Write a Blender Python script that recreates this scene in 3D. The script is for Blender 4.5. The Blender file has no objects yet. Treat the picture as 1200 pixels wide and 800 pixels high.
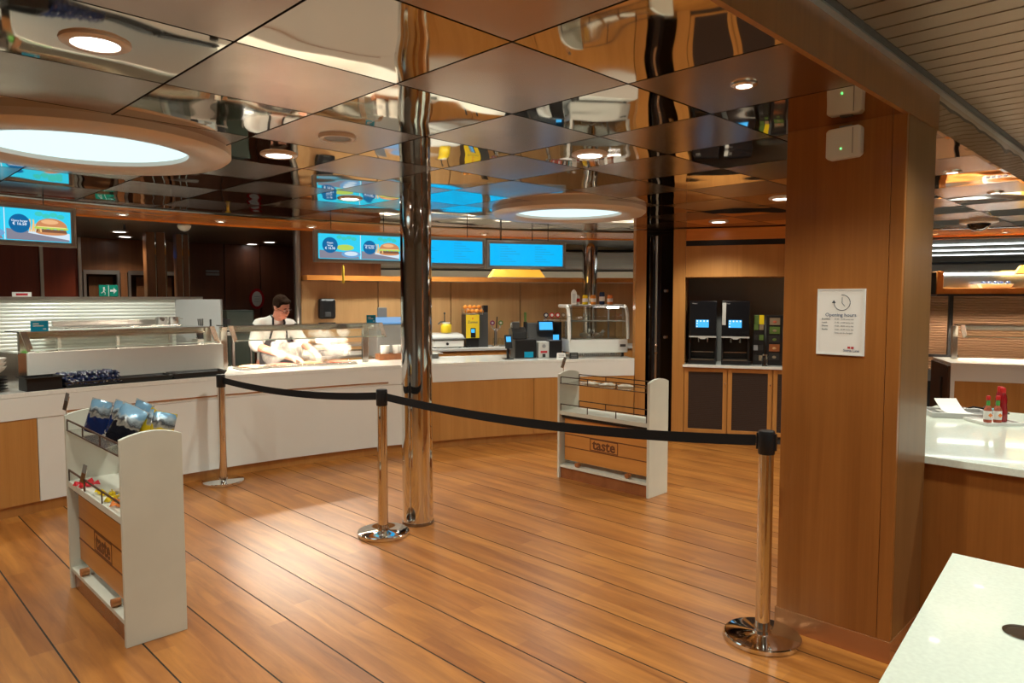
import bpy, math, random
from mathutils import Vector, Matrix
random.seed(7)
PI = math.pi
R_ = math.radians
SC = bpy.context.scene
COL = SC.collection

# ------------------------------------------------------------------ camera
cd = bpy.data.cameras.new('camera'); cam = bpy.data.objects.new('camera', cd); COL.objects.link(cam)
cam.location = (0, 0, 1.62); cam.rotation_euler = (R_(90 - 3.55), 0, R_(-45))
cd.sensor_width = 36; cd.lens = 826 / 1200 * 36; cd.clip_start = .02
SC.camera = cam
# ------------------------------------------------------------------ world and exposure
wd = bpy.data.worlds.new('world'); SC.world = wd; wd.use_nodes = True
wd.node_tree.nodes['Background'].inputs[0].default_value = (1, .86, .7, 1)
wd.node_tree.nodes['Background'].inputs[1].default_value = .03
SC.view_settings.view_transform = 'Standard'; SC.view_settings.look = 'None'
SC.view_settings.gamma = 1; SC.view_settings.use_curve_mapping = False
SC.view_settings.exposure = 0.12

WARM = (.98, .97, .83); NEUT = (.98, 1, .90); COOL = (.82, .95, 1)
# ------------------------------------------------------------------ materials
def newmat(name):
    m = bpy.data.materials.new(name); m.use_nodes = True
    return m, m.node_tree, m.node_tree.nodes['Principled BSDF']
def setp(b, **k):
    for n, v in k.items():
        n = n.replace('_', ' ')
        for s in b.inputs:
            if s.name.lower() == n.lower(): s.default_value = v
def c4(c): return (c[0], c[1], c[2], 1)
MATS = {}
def pm(name, col, rough=.5, metal=0, coat=0, bump=None, var=None, trans=0, emis=0, ecol=None, ior=1.45, alpha=1):
    m, nt, b = newmat(name)
    setp(b, Base_Color=c4(col), Roughness=rough, Metallic=metal, Coat_Weight=coat, Transmission_Weight=trans, IOR=ior, Alpha=alpha)
    if emis: setp(b, Emission_Color=c4(ecol or col), Emission_Strength=emis)
    if var or bump:
        tc = nt.nodes.new('ShaderNodeTexCoord')
    if var:
        n = nt.nodes.new('ShaderNodeTexNoise'); n.inputs['Scale'].default_value = var[0]; n.inputs['Detail'].default_value = 4
        nt.links.new(tc.outputs['Object'], n.inputs['Vector'])
        r = nt.nodes.new('ShaderNodeValToRGB'); r.color_ramp.elements[0].position = .3; r.color_ramp.elements[1].position = .7
        r.color_ramp.elements[0].color = c4([x * (1 - var[1]) for x in col]); r.color_ramp.elements[1].color = c4([min(1, x * (1 + var[1])) for x in col])
        nt.links.new(n.outputs['Fac'], r.inputs['Fac']); nt.links.new(r.outputs['Color'], b.inputs['Base Color'])
    if bump:
        n = nt.nodes.new('ShaderNodeTexNoise'); n.inputs['Scale'].default_value = bump[0]; n.inputs['Detail'].default_value = bump[2] if len(bump) > 2 else 2
        nt.links.new(tc.outputs['Object'], n.inputs['Vector'])
        bp = nt.nodes.new('ShaderNodeBump'); bp.inputs['Strength'].default_value = bump[1]; bp.inputs['Distance'].default_value = bump[3] if len(bump) > 3 else .02
        nt.links.new(n.outputs['Fac'], bp.inputs['Height']); nt.links.new(bp.outputs['Normal'], b.inputs['Normal'])
    MATS[name] = m
    return m
def wood(name, c1, c2, axis='Z', rough=.35, coat=.15, scale=1.0, spec=.5):
    m, nt, b = newmat(name); N = nt.nodes; L = nt.links
    tc = N.new('ShaderNodeTexCoord'); oi = N.new('ShaderNodeObjectInfo')
    ad = N.new('ShaderNodeVectorMath'); ad.operation = 'ADD'
    ml = N.new('ShaderNodeMath'); ml.operation = 'MULTIPLY'; ml.inputs[1].default_value = 13
    L.new(oi.outputs['Random'], ml.inputs[0]); L.new(tc.outputs['Object'], ad.inputs[0]); L.new(ml.outputs[0], ad.inputs[1])
    mp = N.new('ShaderNodeMapping'); s = {'X': (.6, 9, 9), 'Y': (9, .6, 9), 'Z': (9, 9, .6)}[axis]
    mp.inputs['Scale'].default_value = [v * scale for v in s]; L.new(ad.outputs[0], mp.inputs['Vector'])
    n1 = N.new('ShaderNodeTexNoise'); n1.inputs['Scale'].default_value = 1; n1.inputs['Detail'].default_value = 5; n1.inputs['Roughness'].default_value = .6; n1.inputs['Distortion'].default_value = .4
    L.new(mp.outputs[0], n1.inputs['Vector'])
    mp2 = N.new('ShaderNodeMapping'); mp2.inputs['Scale'].default_value = [v * scale * (.25 if v < 1 else 14) for v in s]; L.new(ad.outputs[0], mp2.inputs['Vector'])
    n2 = N.new('ShaderNodeTexNoise'); n2.inputs['Scale'].default_value = 1; n2.inputs['Detail'].default_value = 2; L.new(mp2.outputs[0], n2.inputs['Vector'])
    mx = N.new('ShaderNodeMath'); mx.operation = 'MULTIPLY_ADD'; mx.inputs[1].default_value = .3; L.new(n2.outputs['Fac'], mx.inputs[0]); L.new(n1.outputs['Fac'], mx.inputs[2])
    r = N.new('ShaderNodeValToRGB'); r.color_ramp.elements[0].position = .45; r.color_ramp.elements[1].position = .88
    r.color_ramp.elements[0].color = c4(c1); r.color_ramp.elements[1].color = c4(c2); L.new(mx.outputs[0], r.inputs['Fac'])
    L.new(r.outputs['Color'], b.inputs['Base Color']); setp(b, Roughness=rough, Coat_Weight=coat, Coat_Roughness=.15, Specular_IOR_Level=spec)
    MATS[name] = m
    return m
def emit(name, col, strength):
    m, nt, b = newmat(name); setp(b, Base_Color=(0, 0, 0, 1), Emission_Color=c4(col), Emission_Strength=strength, Roughness=.4)
    MATS[name] = m
    return m

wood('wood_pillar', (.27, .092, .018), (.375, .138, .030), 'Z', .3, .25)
wood('wood_panel', (.45, .198, .048), (.57, .277, .076), 'Z', .35, .15)
wood('wood_cabinet', (.42, .18, .044), (.53, .245, .064), 'Z', .38, .1)
wood('wood_soffit', (.62, .22, .045), (.78, .31, .07), 'X', .22, .3)
wood('wood_side_shade', (.19, .085, .026), (.25, .12, .04), 'Z', .35, .2)  # pillar wood darkened for its side face, shade put into the colour
wood('wood_dark_lit', (.22, .030, .008), (.32, .045, .012), 'Z', .35, .2)  # kitchen wall wood, lit copy: light on the left panels put into colour
wood('wood_dark', (.075, .022, .008), (.12, .035, .012), 'Z', .35, .2)
wood('wood_far', (.18, .062, .02), (.28, .10, .032), 'Z', .35, .2)
wood('wood_splash', (.45, .25, .10), (.56, .33, .145), 'Z', .4, .1)
wood('wood_skirt', (.26, .085, .028), (.35, .125, .042), 'X', .25, .3)
pm('engrave', (.15, .05, .018), .5)
wood('wood_board', (.54, .22, .045), (.64, .28, .062), 'Y', .4, .1)
pm('copper_skirt', (.52, .24, .10), .22, .55)
pm('white_lam', (.80, .81, .77), .32, coat=.1, var=(1.5, .03))
pm('worktop', (.82, .83, .78), .16, coat=.4, var=(60, .04))
pm('worktop_near', (.80, .88, .77), .14, coat=.4, var=(90, .05))
pm('cart_white', (.67, .68, .59), .38, var=(6, .03))
pm('chrome', (.80, .81, .80), .05, 1)
pm('chrome_dark', (.30, .29, .28), .12, 1)
pm('steel', (.56, .54, .5), .28, 1, bump=(60, .05))
pm('steel_bright', (.78, .76, .72), .2, 1)
pm('mirror_tile', (.80, .72, .60), .035, 1, bump=(1.6, .22, 1, .06))
pm('mirror_fascia', (.80, .70, .58), .04, 1, bump=(2.2, .3, 1, .05))
pm('bronze_tile', (.52, .42, .35), .2, 1, bump=(2.2, .12, 2, .03))
pm('slat_bronze', (.34, .265, .18), .38, .75)
pm('slat_dark', (.16, .13, .10), .4, .6)
pm('slat_white', (.75, .78, .76), .3, .3)
pm('alu', (.62, .62, .58), .3, .9)
pm('bezel', (.45, .44, .42), .35, .5)
pm('black', (.012, .012, .013), .35)
pm('black_gloss', (.008, .008, .01), .08, coat=.4)
pm('belt', (.006, .006, .007), .85)
pm('caulk', (.01, .008, .007), .6)
pm('dark_grey', (.06, .06, .06), .4)
pm('mid_grey', (.22, .22, .21), .4)
pm('light_grey', (.5, .5, .48), .4)
pm('wall_neutral', (.42, .41, .37), .5)
pm('cream', (.78, .74, .62), .4)
pm('plastic_white', (.72, .72, .68), .35)
pm('ring_beige', (.74, .66, .57), .3, .2)
pm('brown_metal', (.075, .04, .025), .4, .3)
pm('glass', (.92, .97, .95), .02, trans=1, ior=1.45)
pm('glass_green', (.92, .98, .95), .03, trans=1, ior=1.5)
pm('edge_glow', (.72, .84, .76), .2)
pm('rib_white', (.74, .76, .68), .35, .1)
pm('rib_brown', (.36, .23, .14), .3, .7)
pm('red', (.55, .02, .02), .3); pm('red_dark', (.30, .008, .012), .15, coat=.5)
pm('green', (.06, .30, .06), .45); pm('yellow', (.85, .60, .03), .35); pm('orange', (.80, .28, .03), .5, bump=(80, .2))
pm('blue_sign', (.0, .32, .55), .35); pm('navy', (.012, .022, .075), .16, bump=(40, .6, 3, .01)); pm('teal', (.02, .35, .42), .4)
pm('paper', (.80, .78, .74), .6); pm('ink', (.03, .04, .06), .6); pm('ink_grey', (.25, .25, .26), .6); pm('ink_blue', (.02, .06, .16), .6); pm('ink_red', (.5, .02, .03), .6)
pm('skin', (.50, .21, .14), .5); pm('hair', (.016, .007, .003), .9, bump=(60, .8, 3, .01)); pm('shirt', (.56, .55, .52), .8, bump=(14, .5, 3, .02)); pm('apron', (.015, .014, .016), .8)
pm('lip', (.35, .09, .07), .5); pm('eye_white', (.75, .72, .68), .3); pm('frame_dark', (.05, .02, .02), .3)
pm('lettuce', (.10, .36, .06), .5, bump=(50, 1, 3, .01)); pm('food_tan', (.5, .28, .12), .6, var=(30, .4), bump=(40, 1, 3, .01)); pm('food_red', (.45, .10, .05), .55, var=(35, .4), bump=(40, 1, 3, .01))
pm('bag_gold', (.75, .55, .06), .25); pm('bag_cream', (.55, .47, .36), .35)
pm('candy_red', (.75, .03, .05), .2); pm('candy_yellow', (.85, .62, .02), .2); pm('candy_orange', (.85, .25, .06), .2); pm('candy_white', (.8, .75, .65), .3)
pm('tea_green', (.10, .17, .04), .4); pm('tea_tan', (.25, .19, .12), .4); pm('tea_dark', (.03, .03, .03), .3); pm('tea_rust', (.28, .09, .03), .4)
pm('plum', (.22, .02, .09), .3)
pm('dark_ribs', (.05, .032, .026), .45)
pm('green_box', (.035, .055, .04), .35)
pm('exit_green', (.0, .22, .14), .4, emis=.03, ecol=(.0, .5, .35))
pm('paper_white', (.86, .85, .8), .7)
pm('yellow_shade', (.95, .6, .1), .5, emis=.75, ecol=(1, .52, .05))
emit('e_dome', (.72, .95, .97), 1.05)
emit('e_down', (1, .95, .88), 9)
emit('e_tube', (1, .82, .58), 40); emit('e_heat', (1, .84, .66), 290); emit('e_heat_low', (1, .80, .60), 260)
emit('e_cove', (1, .88, .68), 4)
emit('e_strip_white', (.92, 1, .98), 5)
emit('s_blue', (.0, .44, .88), 1.05); emit('s_cyan', (.03, .56, .80), 1.05); emit('s_text', (.02, .30, .62), 1.0)
emit('s_badge', (.004, .14, .36), .9); emit('s_white', (.9, .97, 1), 1.1); emit('s_bun', (.58, .24, .10), 1); emit('s_bunlight', (.80, .45, .22), 1); emit('s_cheese', (.85, .72, .30), 1); emit('s_lettuce', (.45, .62, .10), 1)
emit('s_patty', (.20, .09, .05), 1); emit('s_fries', (.85, .52, .20), 1); emit('s_table', (.22, .22, .28), 1); emit('s_leaf', (.05, .55, .50), 1); emit('s_tray', (.62, .75, .85), 1); emit('s_shade', (.15, .35, .62), 1)
emit('s_small', (.05, .40, .85), 1.3); emit('e_green', (.1, 1, .2), 3); emit('e_letter', (.05, .25, .9), 1.2)

# bag print: light blue top, navy foot with a pale splash
def bag_mat(name, foot):
    m, nt, b = newmat(name); N = nt.nodes; L = nt.links
    tc = N.new('ShaderNodeTexCoord'); sp = N.new('ShaderNodeSeparateXYZ'); L.new(tc.outputs['Object'], sp.inputs[0])
    n = N.new('ShaderNodeTexNoise'); n.inputs['Scale'].default_value = 22; n.inputs['Detail'].default_value = 3; L.new(tc.outputs['Object'], n.inputs['Vector'])
    ma = N.new('ShaderNodeMath'); ma.operation = 'MULTIPLY_ADD'; ma.inputs[1].default_value = .10; L.new(n.outputs['Fac'], ma.inputs[0]); L.new(sp.outputs['Z'], ma.inputs[2])
    dv = N.new('ShaderNodeMath'); dv.operation = 'DIVIDE'; dv.inputs[1].default_value = .28; L.new(ma.outputs[0], dv.inputs[0])
    r = N.new('ShaderNodeValToRGB'); e = r.color_ramp.elements
    e[0].position = 0; e[0].color = c4(foot); e[1].position = 1; e[1].color = (.33, .58, .78, 1)
    for p, c in ((.5, foot), (.53, (.45, .42, .36)), (.60, (.06, .06, .07)), (.68, (.5, .6, .66)), (.74, (.25, .48, .70))):
        k = e.new(p); k.color = c4(c)
    L.new(dv.outputs[0], r.inputs['Fac']); L.new(r.outputs['Color'], b.inputs['Base Color']); setp(b, Roughness=.25, Metallic=.2)
    MATS[name] = m
bag_mat('bag_navy', (.012, .03, .14)); bag_mat('bag_black', (.01, .012, .02)); bag_mat('bag_yellow', (.80, .58, .02))

# floor planks: two strips per plank with end joints, grain along Y
def plank_mat():
    m, nt, b = newmat('floor_wood'); N = nt.nodes; L = nt.links
    tc = N.new('ShaderNodeTexCoord'); oi = N.new('ShaderNodeObjectInfo')
    sp = N.new('ShaderNodeSeparateXYZ'); L.new(tc.outputs['Object'], sp.inputs[0])
    ro = N.new('ShaderNodeMath'); ro.operation = 'MULTIPLY_ADD'; ro.inputs[1].default_value = 17.3; L.new(oi.outputs['Random'], ro.inputs[0]); L.new(sp.outputs['Y'], ro.inputs[2])
    cb = N.new('ShaderNodeCombineXYZ'); L.new(ro.outputs[0], cb.inputs['X']); L.new(sp.outputs['X'], cb.inputs['Y'])
    br = N.new('ShaderNodeTexBrick'); br.offset = .37; br.inputs['Scale'].default_value = 1
    br.inputs['Brick Width'].default_value = 1.15; br.inputs['Row Height'].default_value = .1005; br.inputs['Mortar Size'].default_value = .0012; br.inputs['Mortar Smooth'].default_value = .3
    br.inputs['Color1'].default_value = (.315, .112, .020, 1); br.inputs['Color2'].default_value = (.44, .18, .036, 1); br.inputs['Mortar'].default_value = (.36, .15, .05, 1)
    L.new(cb.outputs[0], br.inputs['Vector'])
    mp = N.new('ShaderNodeMapping'); mp.inputs['Scale'].default_value = (1.5, 15, 1); L.new(cb.outputs[0], mp.inputs['Vector'])
    n = N.new('ShaderNodeTexNoise'); n.inputs['Scale'].default_value = 1; n.inputs['Detail'].default_value = 6; n.inputs['Roughness'].default_value = .62; n.inputs['Distortion'].default_value = .6; L.new(mp.outputs[0], n.inputs['Vector'])
    r = N.new('ShaderNodeValToRGB'); r.color_ramp.elements[0].position = .32; r.color_ramp.elements[1].position = .66
    r.color_ramp.elements[0].color = (.66, .57, .50, 1); r.color_ramp.elements[1].color = (1.16, 1.16, 1.14, 1); L.new(n.outputs['Fac'], r.inputs['Fac'])
    mx = N.new('ShaderNodeMix'); mx.data_type = 'RGBA'; mx.blend_type = 'MULTIPLY'; mx.inputs['Factor'].default_value = 1
    L.new(br.outputs['Color'], mx.inputs['A']); L.new(r.outputs['Color'], mx.inputs['B'])
    L.new(mx.outputs['Result'], b.inputs['Base Color']); setp(b, Roughness=.34, Coat_Weight=.25, Coat_Roughness=.28)
    MATS['floor_wood'] = m
plank_mat()

# ------------------------------------------------------------------ mesh builder
CT, CW = 2.2, -1.2            # centre of the ring that the counters, soffit and back walls follow
def P(R, a): a = R_(a); return (CT + R * math.sin(a), CW + R * math.cos(a))
class MB:
    def __init__(s): s.v = []; s.f = []
    def add(s, vs, fs):
        o = len(s.v); s.v += [tuple(v) for v in vs]; s.f += [tuple(i + o for i in f) for f in fs]; return s
    def box(s, x0, x1, y0, y1, z0, z1):
        return s.add([(x0,y0,z0),(x1,y0,z0),(x1,y1,z0),(x0,y1,z0),(x0,y0,z1),(x1,y0,z1),(x1,y1,z1),(x0,y1,z1)],
                     [(0,3,2,1),(4,5,6,7),(0,1,5,4),(1,2,6,5),(2,3,7,6),(3,0,4,7)])
    def boxm(s, M, sx, sy, sz):
        vs = [M @ Vector((x*sx/2, y*sy/2, z*sz/2)) for x, y, z in ((-1,-1,-1),(1,-1,-1),(1,1,-1),(-1,1,-1),(-1,-1,1),(1,-1,1),(1,1,1),(-1,1,1))]
        return s.add(vs, [(0,3,2,1),(4,5,6,7),(0,1,5,4),(1,2,6,5),(2,3,7,6),(3,0,4,7)])
    def cone(s, p0, p1, r0, r1=None, n=16, caps=True):
        r1 = r0 if r1 is None else r1; p0 = Vector(p0); p1 = Vector(p1); d = (p1 - p0)
        q = d.to_track_quat('Z', 'Y'); vs = []
        for p, r in ((p0, r0), (p1, r1)):
            for i in range(n):
                a = 2 * PI * i / n; vs.append(p + q @ Vector((r * math.cos(a), r * math.sin(a), 0)))
        fs = [(i, (i+1) % n, n + (i+1) % n, n + i) for i in range(n)]
        if caps: fs += [tuple(range(n-1, -1, -1)), tuple(range(n, 2*n))]
        return s.add(vs, fs)
    def cyl(s, x, y, z0, z1, r, n=20): return s.cone((x, y, z0), (x, y, z1), r, r, n)
    def tube(s, pts, r, n=8):
        pts = [Vector(p) for p in pts]; vs = []; up = Vector((0, 0, 1))
        for i, p in enumerate(pts):
            d = (pts[min(i+1, len(pts)-1)] - pts[max(i-1, 0)]).normalized()
            a = d.cross(up);
            if a.length < 1e-3: a = d.cross(Vector((1, 0, 0)))
            a.normalize(); b = a.cross(d)
            for k in range(n):
                t = 2 * PI * k / n; vs.append(p + a * (r * math.cos(t)) + b * (r * math.sin(t)))
        fs = [(i*n+k, i*n+(k+1) % n, (i+1)*n+(k+1) % n, (i+1)*n+k) for i in range(len(pts)-1) for k in range(n)]
        m = len(pts) - 1
        fs += [tuple(range(n-1, -1, -1)), tuple(range(m*n, m*n+n))]
        return s.add(vs, fs)
    def lathe(s, prof, x=0, y=0, z=0, n=24):
        vs = []
        for r, h in prof:
            for i in range(n): a = 2*PI*i/n; vs.append((x + r*math.cos(a), y + r*math.sin(a), z + h))
        k = len(prof)
        fs = [(j*n+i, j*n+(i+1) % n, (j+1)*n+(i+1) % n, (j+1)*n+i) for j in range(k-1) for i in range(n)]
        if prof[0][0] > 1e-5: fs.append(tuple(range(n-1, -1, -1)))
        if prof[-1][0] > 1e-5: fs.append(tuple(range((k-1)*n, k*n)))
        return s.add(vs, fs)
    def prism(s, poly, axis, h0, h1):
        n = len(poly)
        mk = {'x': lambda u, v, h: (h, u, v), 'y': lambda u, v, h: (u, h, v), 'z': lambda u, v, h: (u, v, h)}[axis]
        vs = [mk(u, v, h) for h in (h0, h1) for u, v in poly]
        return s.add(vs, [tuple(range(n-1, -1, -1)), tuple(range(n, 2*n))] + [(i, (i+1) % n, n+(i+1) % n, n+i) for i in range(n)])
    def sphere(s, c, r, n=12, sc=(1, 1, 1)):
        m = max(4, n // 2); vs = [(c[0], c[1], c[2] - r*sc[2])]
        for j in range(1, m):
            t = PI * j / m - PI/2
            for i in range(n): a = 2*PI*i/n; vs.append((c[0] + r*sc[0]*math.cos(t)*math.cos(a), c[1] + r*sc[1]*math.cos(t)*math.sin(a), c[2] + r*sc[2]*math.sin(t)))
        vs.append((c[0], c[1], c[2] + r*sc[2])); e = len(vs) - 1
        fs = [(0, 1+(i+1) % n, 1+i) for i in range(n)]
        for j in range(m-2): fs += [(1+j*n+i, 1+j*n+(i+1) % n, 1+(j+1)*n+(i+1) % n, 1+(j+1)*n+i) for i in range(n)]
        fs += [(e, 1+(m-2)*n+i, 1+(m-2)*n+(i+1) % n) for i in range(n)]
        return s.add(vs, fs)
    def arcprof(s, prof, a0, a1, n=None):
        """closed (R, z) profile swept about the ring centre from a0 to a1 degrees"""
        n = n or max(1, int(abs(a1 - a0) / 1.2)); k = len(prof); vs = []
        for i in range(n + 1):
            a = a0 + (a1 - a0) * i / n
            for R, z in prof: vs.append((*P(R, a), z))
        fs = [(i*k+j, (i+1)*k+j, (i+1)*k+(j+1) % k, i*k+(j+1) % k) for i in range(n) for j in range(k)]
        fs += [tuple(range(k)), tuple(range(n*k+k-1, n*k-1, -1))]
        return s.add(vs, fs)
    def arc(s, R0, R1, a0, a1, z0, z1, n=None): return s.arcprof([(R0, z0), (R1, z0), (R1, z1), (R0, z1)], a0, a1, n)
    def mesh(s, name):
        me = bpy.data.meshes.new(name); me.from_pydata(s.v, [], s.f); me.validate(); 
        import bmesh
        b = bmesh.new(); b.from_mesh(me); bmesh.ops.recalc_face_normals(b, faces=b.faces); b.to_mesh(me); b.free(); me.update()
        return me
    def build(s, name, mat, parent=None, smooth=None, bevel=0, world=False):
        me = s.mesh(name); return link(name, me, mat, parent, smooth, bevel, world)
def link(name, me, mat, parent=None, smooth=None, bevel=0, world=False):
    o = bpy.data.objects.new(name, me); COL.objects.link(o)
    if mat and not me.materials: me.materials.append(MATS[mat])
    if smooth:
        for p in me.polygons: p.use_smooth = True
        me.set_sharp_from_angle(angle=R_(smooth))
    if bevel:
        md = o.modifiers.new('bevel', 'BEVEL'); md.width = bevel; md.segments = 2; md.limit_method = 'ANGLE'; md.angle_limit = R_(40)
    if parent:
        o.parent = parent
        if world:
            M = Matrix.LocRotScale(parent.location, parent.rotation_euler, None)
            o.matrix_local = M.inverted()
    return o
def tag(o, label, cat, group=None, kind=None):
    if label: o['label'] = label
    if cat: o['category'] = cat
    if group: o['group'] = group
    if kind: o['kind'] = kind
    return o
def thing(name, label, cat, loc=(0, 0, 0), rz=0, group=None, kind=None):
    o = bpy.data.objects.new(name, None); COL.objects.link(o); o.empty_display_size = .1
    o.location = loc; o.rotation_euler = (0, 0, rz)
    return tag(o, label, cat, group, kind)
def onring(name, label, cat, R, a, z, group=None, turn=0):
    """thing whose local x runs along the ring to the viewer's right, local y away from the customers"""
    return thing(name, label, cat, (*P(R, a), z), R_(-a + turn), group)
def struct(o, label=None, cat=None):
    o['kind'] = 'structure'
    if label: o['label'] = label
    if cat: o['category'] = cat
    return o
def copy_tree(o, parent=None, **k):
    c = o.copy(); COL.objects.link(c); c.parent = parent
    for ch in list(o.children): copy_tree(ch, c)
    return c
def text(name, body, size, mat, parent, loc, rot=(PI/2, 0, 0), align='CENTER', depth=.0004, sx=1, bold=0):
    cu = bpy.data.curves.new(name, 'FONT'); cu.body = body; cu.size = size; cu.align_x = align; cu.align_y = 'CENTER'; cu.extrude = depth; cu.resolution_u = 2; cu.offset = bold
    t = bpy.data.objects.new('tmp', cu); COL.objects.link(t)
    me = bpy.data.meshes.new_from_object(t); bpy.data.objects.remove(t); me.materials.clear()
    o = link(name, me, mat, parent); o.location = loc; o.rotation_euler = rot; o.scale = (sx, 1, 1)
    return o
def lamp(name, kind, loc, energy, color, parent=None, rot=(0, 0, 0), **k):
    d = bpy.data.lights.new(name, kind); d.energy = energy * 1.3; d.color = color
    for n, v in k.items(): setattr(d, n, v)
    o = bpy.data.objects.new(name, d); COL.objects.link(o); o.location = loc; o.rotation_euler = rot
    if parent: o.parent = parent
    return o

# ================================================================== ROOM SHELL
X0, X1, Y0, Y1 = -3.4, 16.0, -3.4, 16.0
CEIL, SLATZ = 2.40, 2.57
fl = struct(MB().box(X0, X1, Y0, Y1, -.10, -.0012).build('floor', 'caulk'), 'warm brown laminate plank floor with black joint lines', 'floor')
pw = .302; pme = None
for k in range(-14, 36):
    x = .745 + pw * k
    if x + pw > 11.5: break
    if pme is None: pme = MB().box(.004, pw - .004, Y0 + .1, 11.0, -.0011, 0).mesh('plank'); pme.materials.append(MATS['floor_wood'])
    o = bpy.data.objects.new('plank', pme); COL.objects.link(o); o.parent = fl; o.location = (x, 0, 0)
struct(MB().box(X0 - .1, X0, Y0, Y1, -.1, 3).build('wall_left', 'wall_neutral'), 'plain grey wall outside the picture to the side', 'wall')
struct(MB().box(X0, X1, Y0 - .1, Y0, -.1, 3).build('wall_rear', 'wall_neutral'), 'plain grey wall behind the viewer', 'wall')
struct(MB().box(X1, X1 + .1, Y0, Y1, -.1, 3).build('wall_right', 'wood_far'), 'far wood wall beyond the serving area', 'wall')
struct(MB().box(X0, X1, Y1, Y1 + .1, -.1, 3).build('wall_front', 'wood_far'), 'far wood wall beyond the kitchen', 'wall')

cl = struct(MB().box(X0, X1, Y0, Y1, 2.80, 2.9).build('ceiling', 'black'), 'chequered ceiling of mirror and bronze metal tiles', 'ceiling')
def clip_ring(poly, R):
    for d in range(-90, 181, 3):
        n = (math.sin(R_(d)), math.cos(R_(d))); out = []
        for i in range(len(poly)):
            p, q = poly[i], poly[(i + 1) % len(poly)]
            dp = (p[0]-CT)*n[0] + (p[1]-CW)*n[1] - R; dq = (q[0]-CT)*n[0] + (q[1]-CW)*n[1] - R
            if dp <= 0: out.append(p)
            if (dp < 0) != (dq < 0) and abs(dp - dq) > 1e-9:
                f = dp / (dp - dq); out.append((p[0] + f*(q[0]-p[0]), p[1] + f*(q[1]-p[1])))
        poly = out
        if len(poly) < 3: return None
    return poly
RC = 7.78
whole = {}
for i in range(-7, 16):
    for j in range(0, 10):
        x, y = .96 + .6*i, .96 + .6*j; g = .0045
        q = [(x+g, y+g), (x+.6-g, y+g), (x+.6-g, y+.6-g), (x+g, y+.6-g)]
        far = max(math.hypot(px-CT, py-CW) for px, py in q)
        odd = (i + j) % 2; nm = ('bronze_tile', 'mirror_tile')[odd]
        if far < RC - .02:
            if nm not in whole:
                whole[nm] = MB().box(g, .6-g, g, .6-g, CEIL, CEIL+.02).mesh(nm); whole[nm].materials.append(MATS[nm])
            o = bpy.data.objects.new(nm, whole[nm]); COL.objects.link(o); o.location = (x, y, 0); o.parent = cl
            if odd: o.rotation_euler = (0, 0, 0)
        else:
            c = clip_ring(q, RC)
            if c: MB().prism(c, 'z', CEIL, CEIL+.02).build(nm, nm, cl)
b = MB(); prof = [(0, 0)]
bk = MB().box(X0, 9.9, .97, 6.9, CEIL+.02, CEIL+.03).build('ceiling_backing', 'black', cl)

sl = struct(MB().box(X0, 9.75, Y0, .94, SLATZ+.02, SLATZ+.05).build('ceiling_slatted', 'black'), 'ceiling of long narrow bronze metal slats', 'ceiling')
sme = MB().box(.006, .119, Y0, .925, SLATZ, SLATZ+.012).mesh('slat'); sme.materials.append(MATS['slat_bronze'])
for k in range(100):
    x = X0 + .0075 + .125*k
    if x > 9.6: break
    o = bpy.data.objects.new('slat', sme); COL.objects.link(o); o.location = (x, 0, 0); o.parent = sl
fa = struct(MB().box(X0, 3.32, .955, .975, CEIL-.004, SLATZ+.02).build('trim_1', 'wood_pillar'), 'wood fascia between mirror ceiling and slatted ceiling', 'trim')
MB().box(3.765, 9.75, .955, .975, CEIL-.004, SLATZ+.02).build('mirror_fascia', 'mirror_fascia', fa)
MB().box(3.32, 3.765, .955, .975, CEIL, SLATZ+.02).build('fascia_panel', 'wood_pillar', fa)
MB().box(X0, 9.75, .93, .955, SLATZ-.012, SLATZ+.01).build('edge_profile', 'alu', fa)
MB().box(X0, 9.75, .905, .93, SLATZ-.004, SLATZ+.01).build('shadow_profile', 'dark_grey', fa)

# ring edge and wooden soffit over the counters
so = struct(MB().arcprof([(RC, CEIL-.006), (RC+.035, CEIL-.014), (RC+.08, CEIL-.010), (RC+.08, CEIL+.05), (RC, CEIL+.05)], -38, 92).build('trim_2', 'chrome_dark', smooth=30), 'curved metal edge and wooden soffit above the serving counters', 'trim')
for k in range(13):
    a = -38 + 10*k; MB().arc(RC+.085, 8.76, a+.03, a+9.97, CEIL-.006, CEIL+.02, 9).build('soffit_panel', 'wood_soffit', so)
MB().arc(8.76, 8.80, -38, 92, CEIL-.02, CEIL+.12).build('soffit_rear_edge', 'wood_soffit', so)
# kitchen ceiling
kc = struct(MB().arc(8.8, 14.2, -38, 92, 2.53, 2.56, 60).build('ceiling_kitchen', 'black'), 'dark slatted kitchen ceiling behind the soffit', 'ceiling')
b = MB()
for k in range(40):
    R = 8.82 + .13*k
    b.arc(R, R+.118, -38, 37, 2.50, 2.512, 40)
b.build('slat_strips', 'slat_dark', kc)['kind'] = 'stuff'
b = MB()
for k in range(44):
    R = 8.84 + .12*k
    b.arc(R, R+.108, 52, 92, 2.355, 2.366, 24)
b.build('slat_strips', 'steel_bright', kc)['kind'] = 'stuff'

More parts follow.
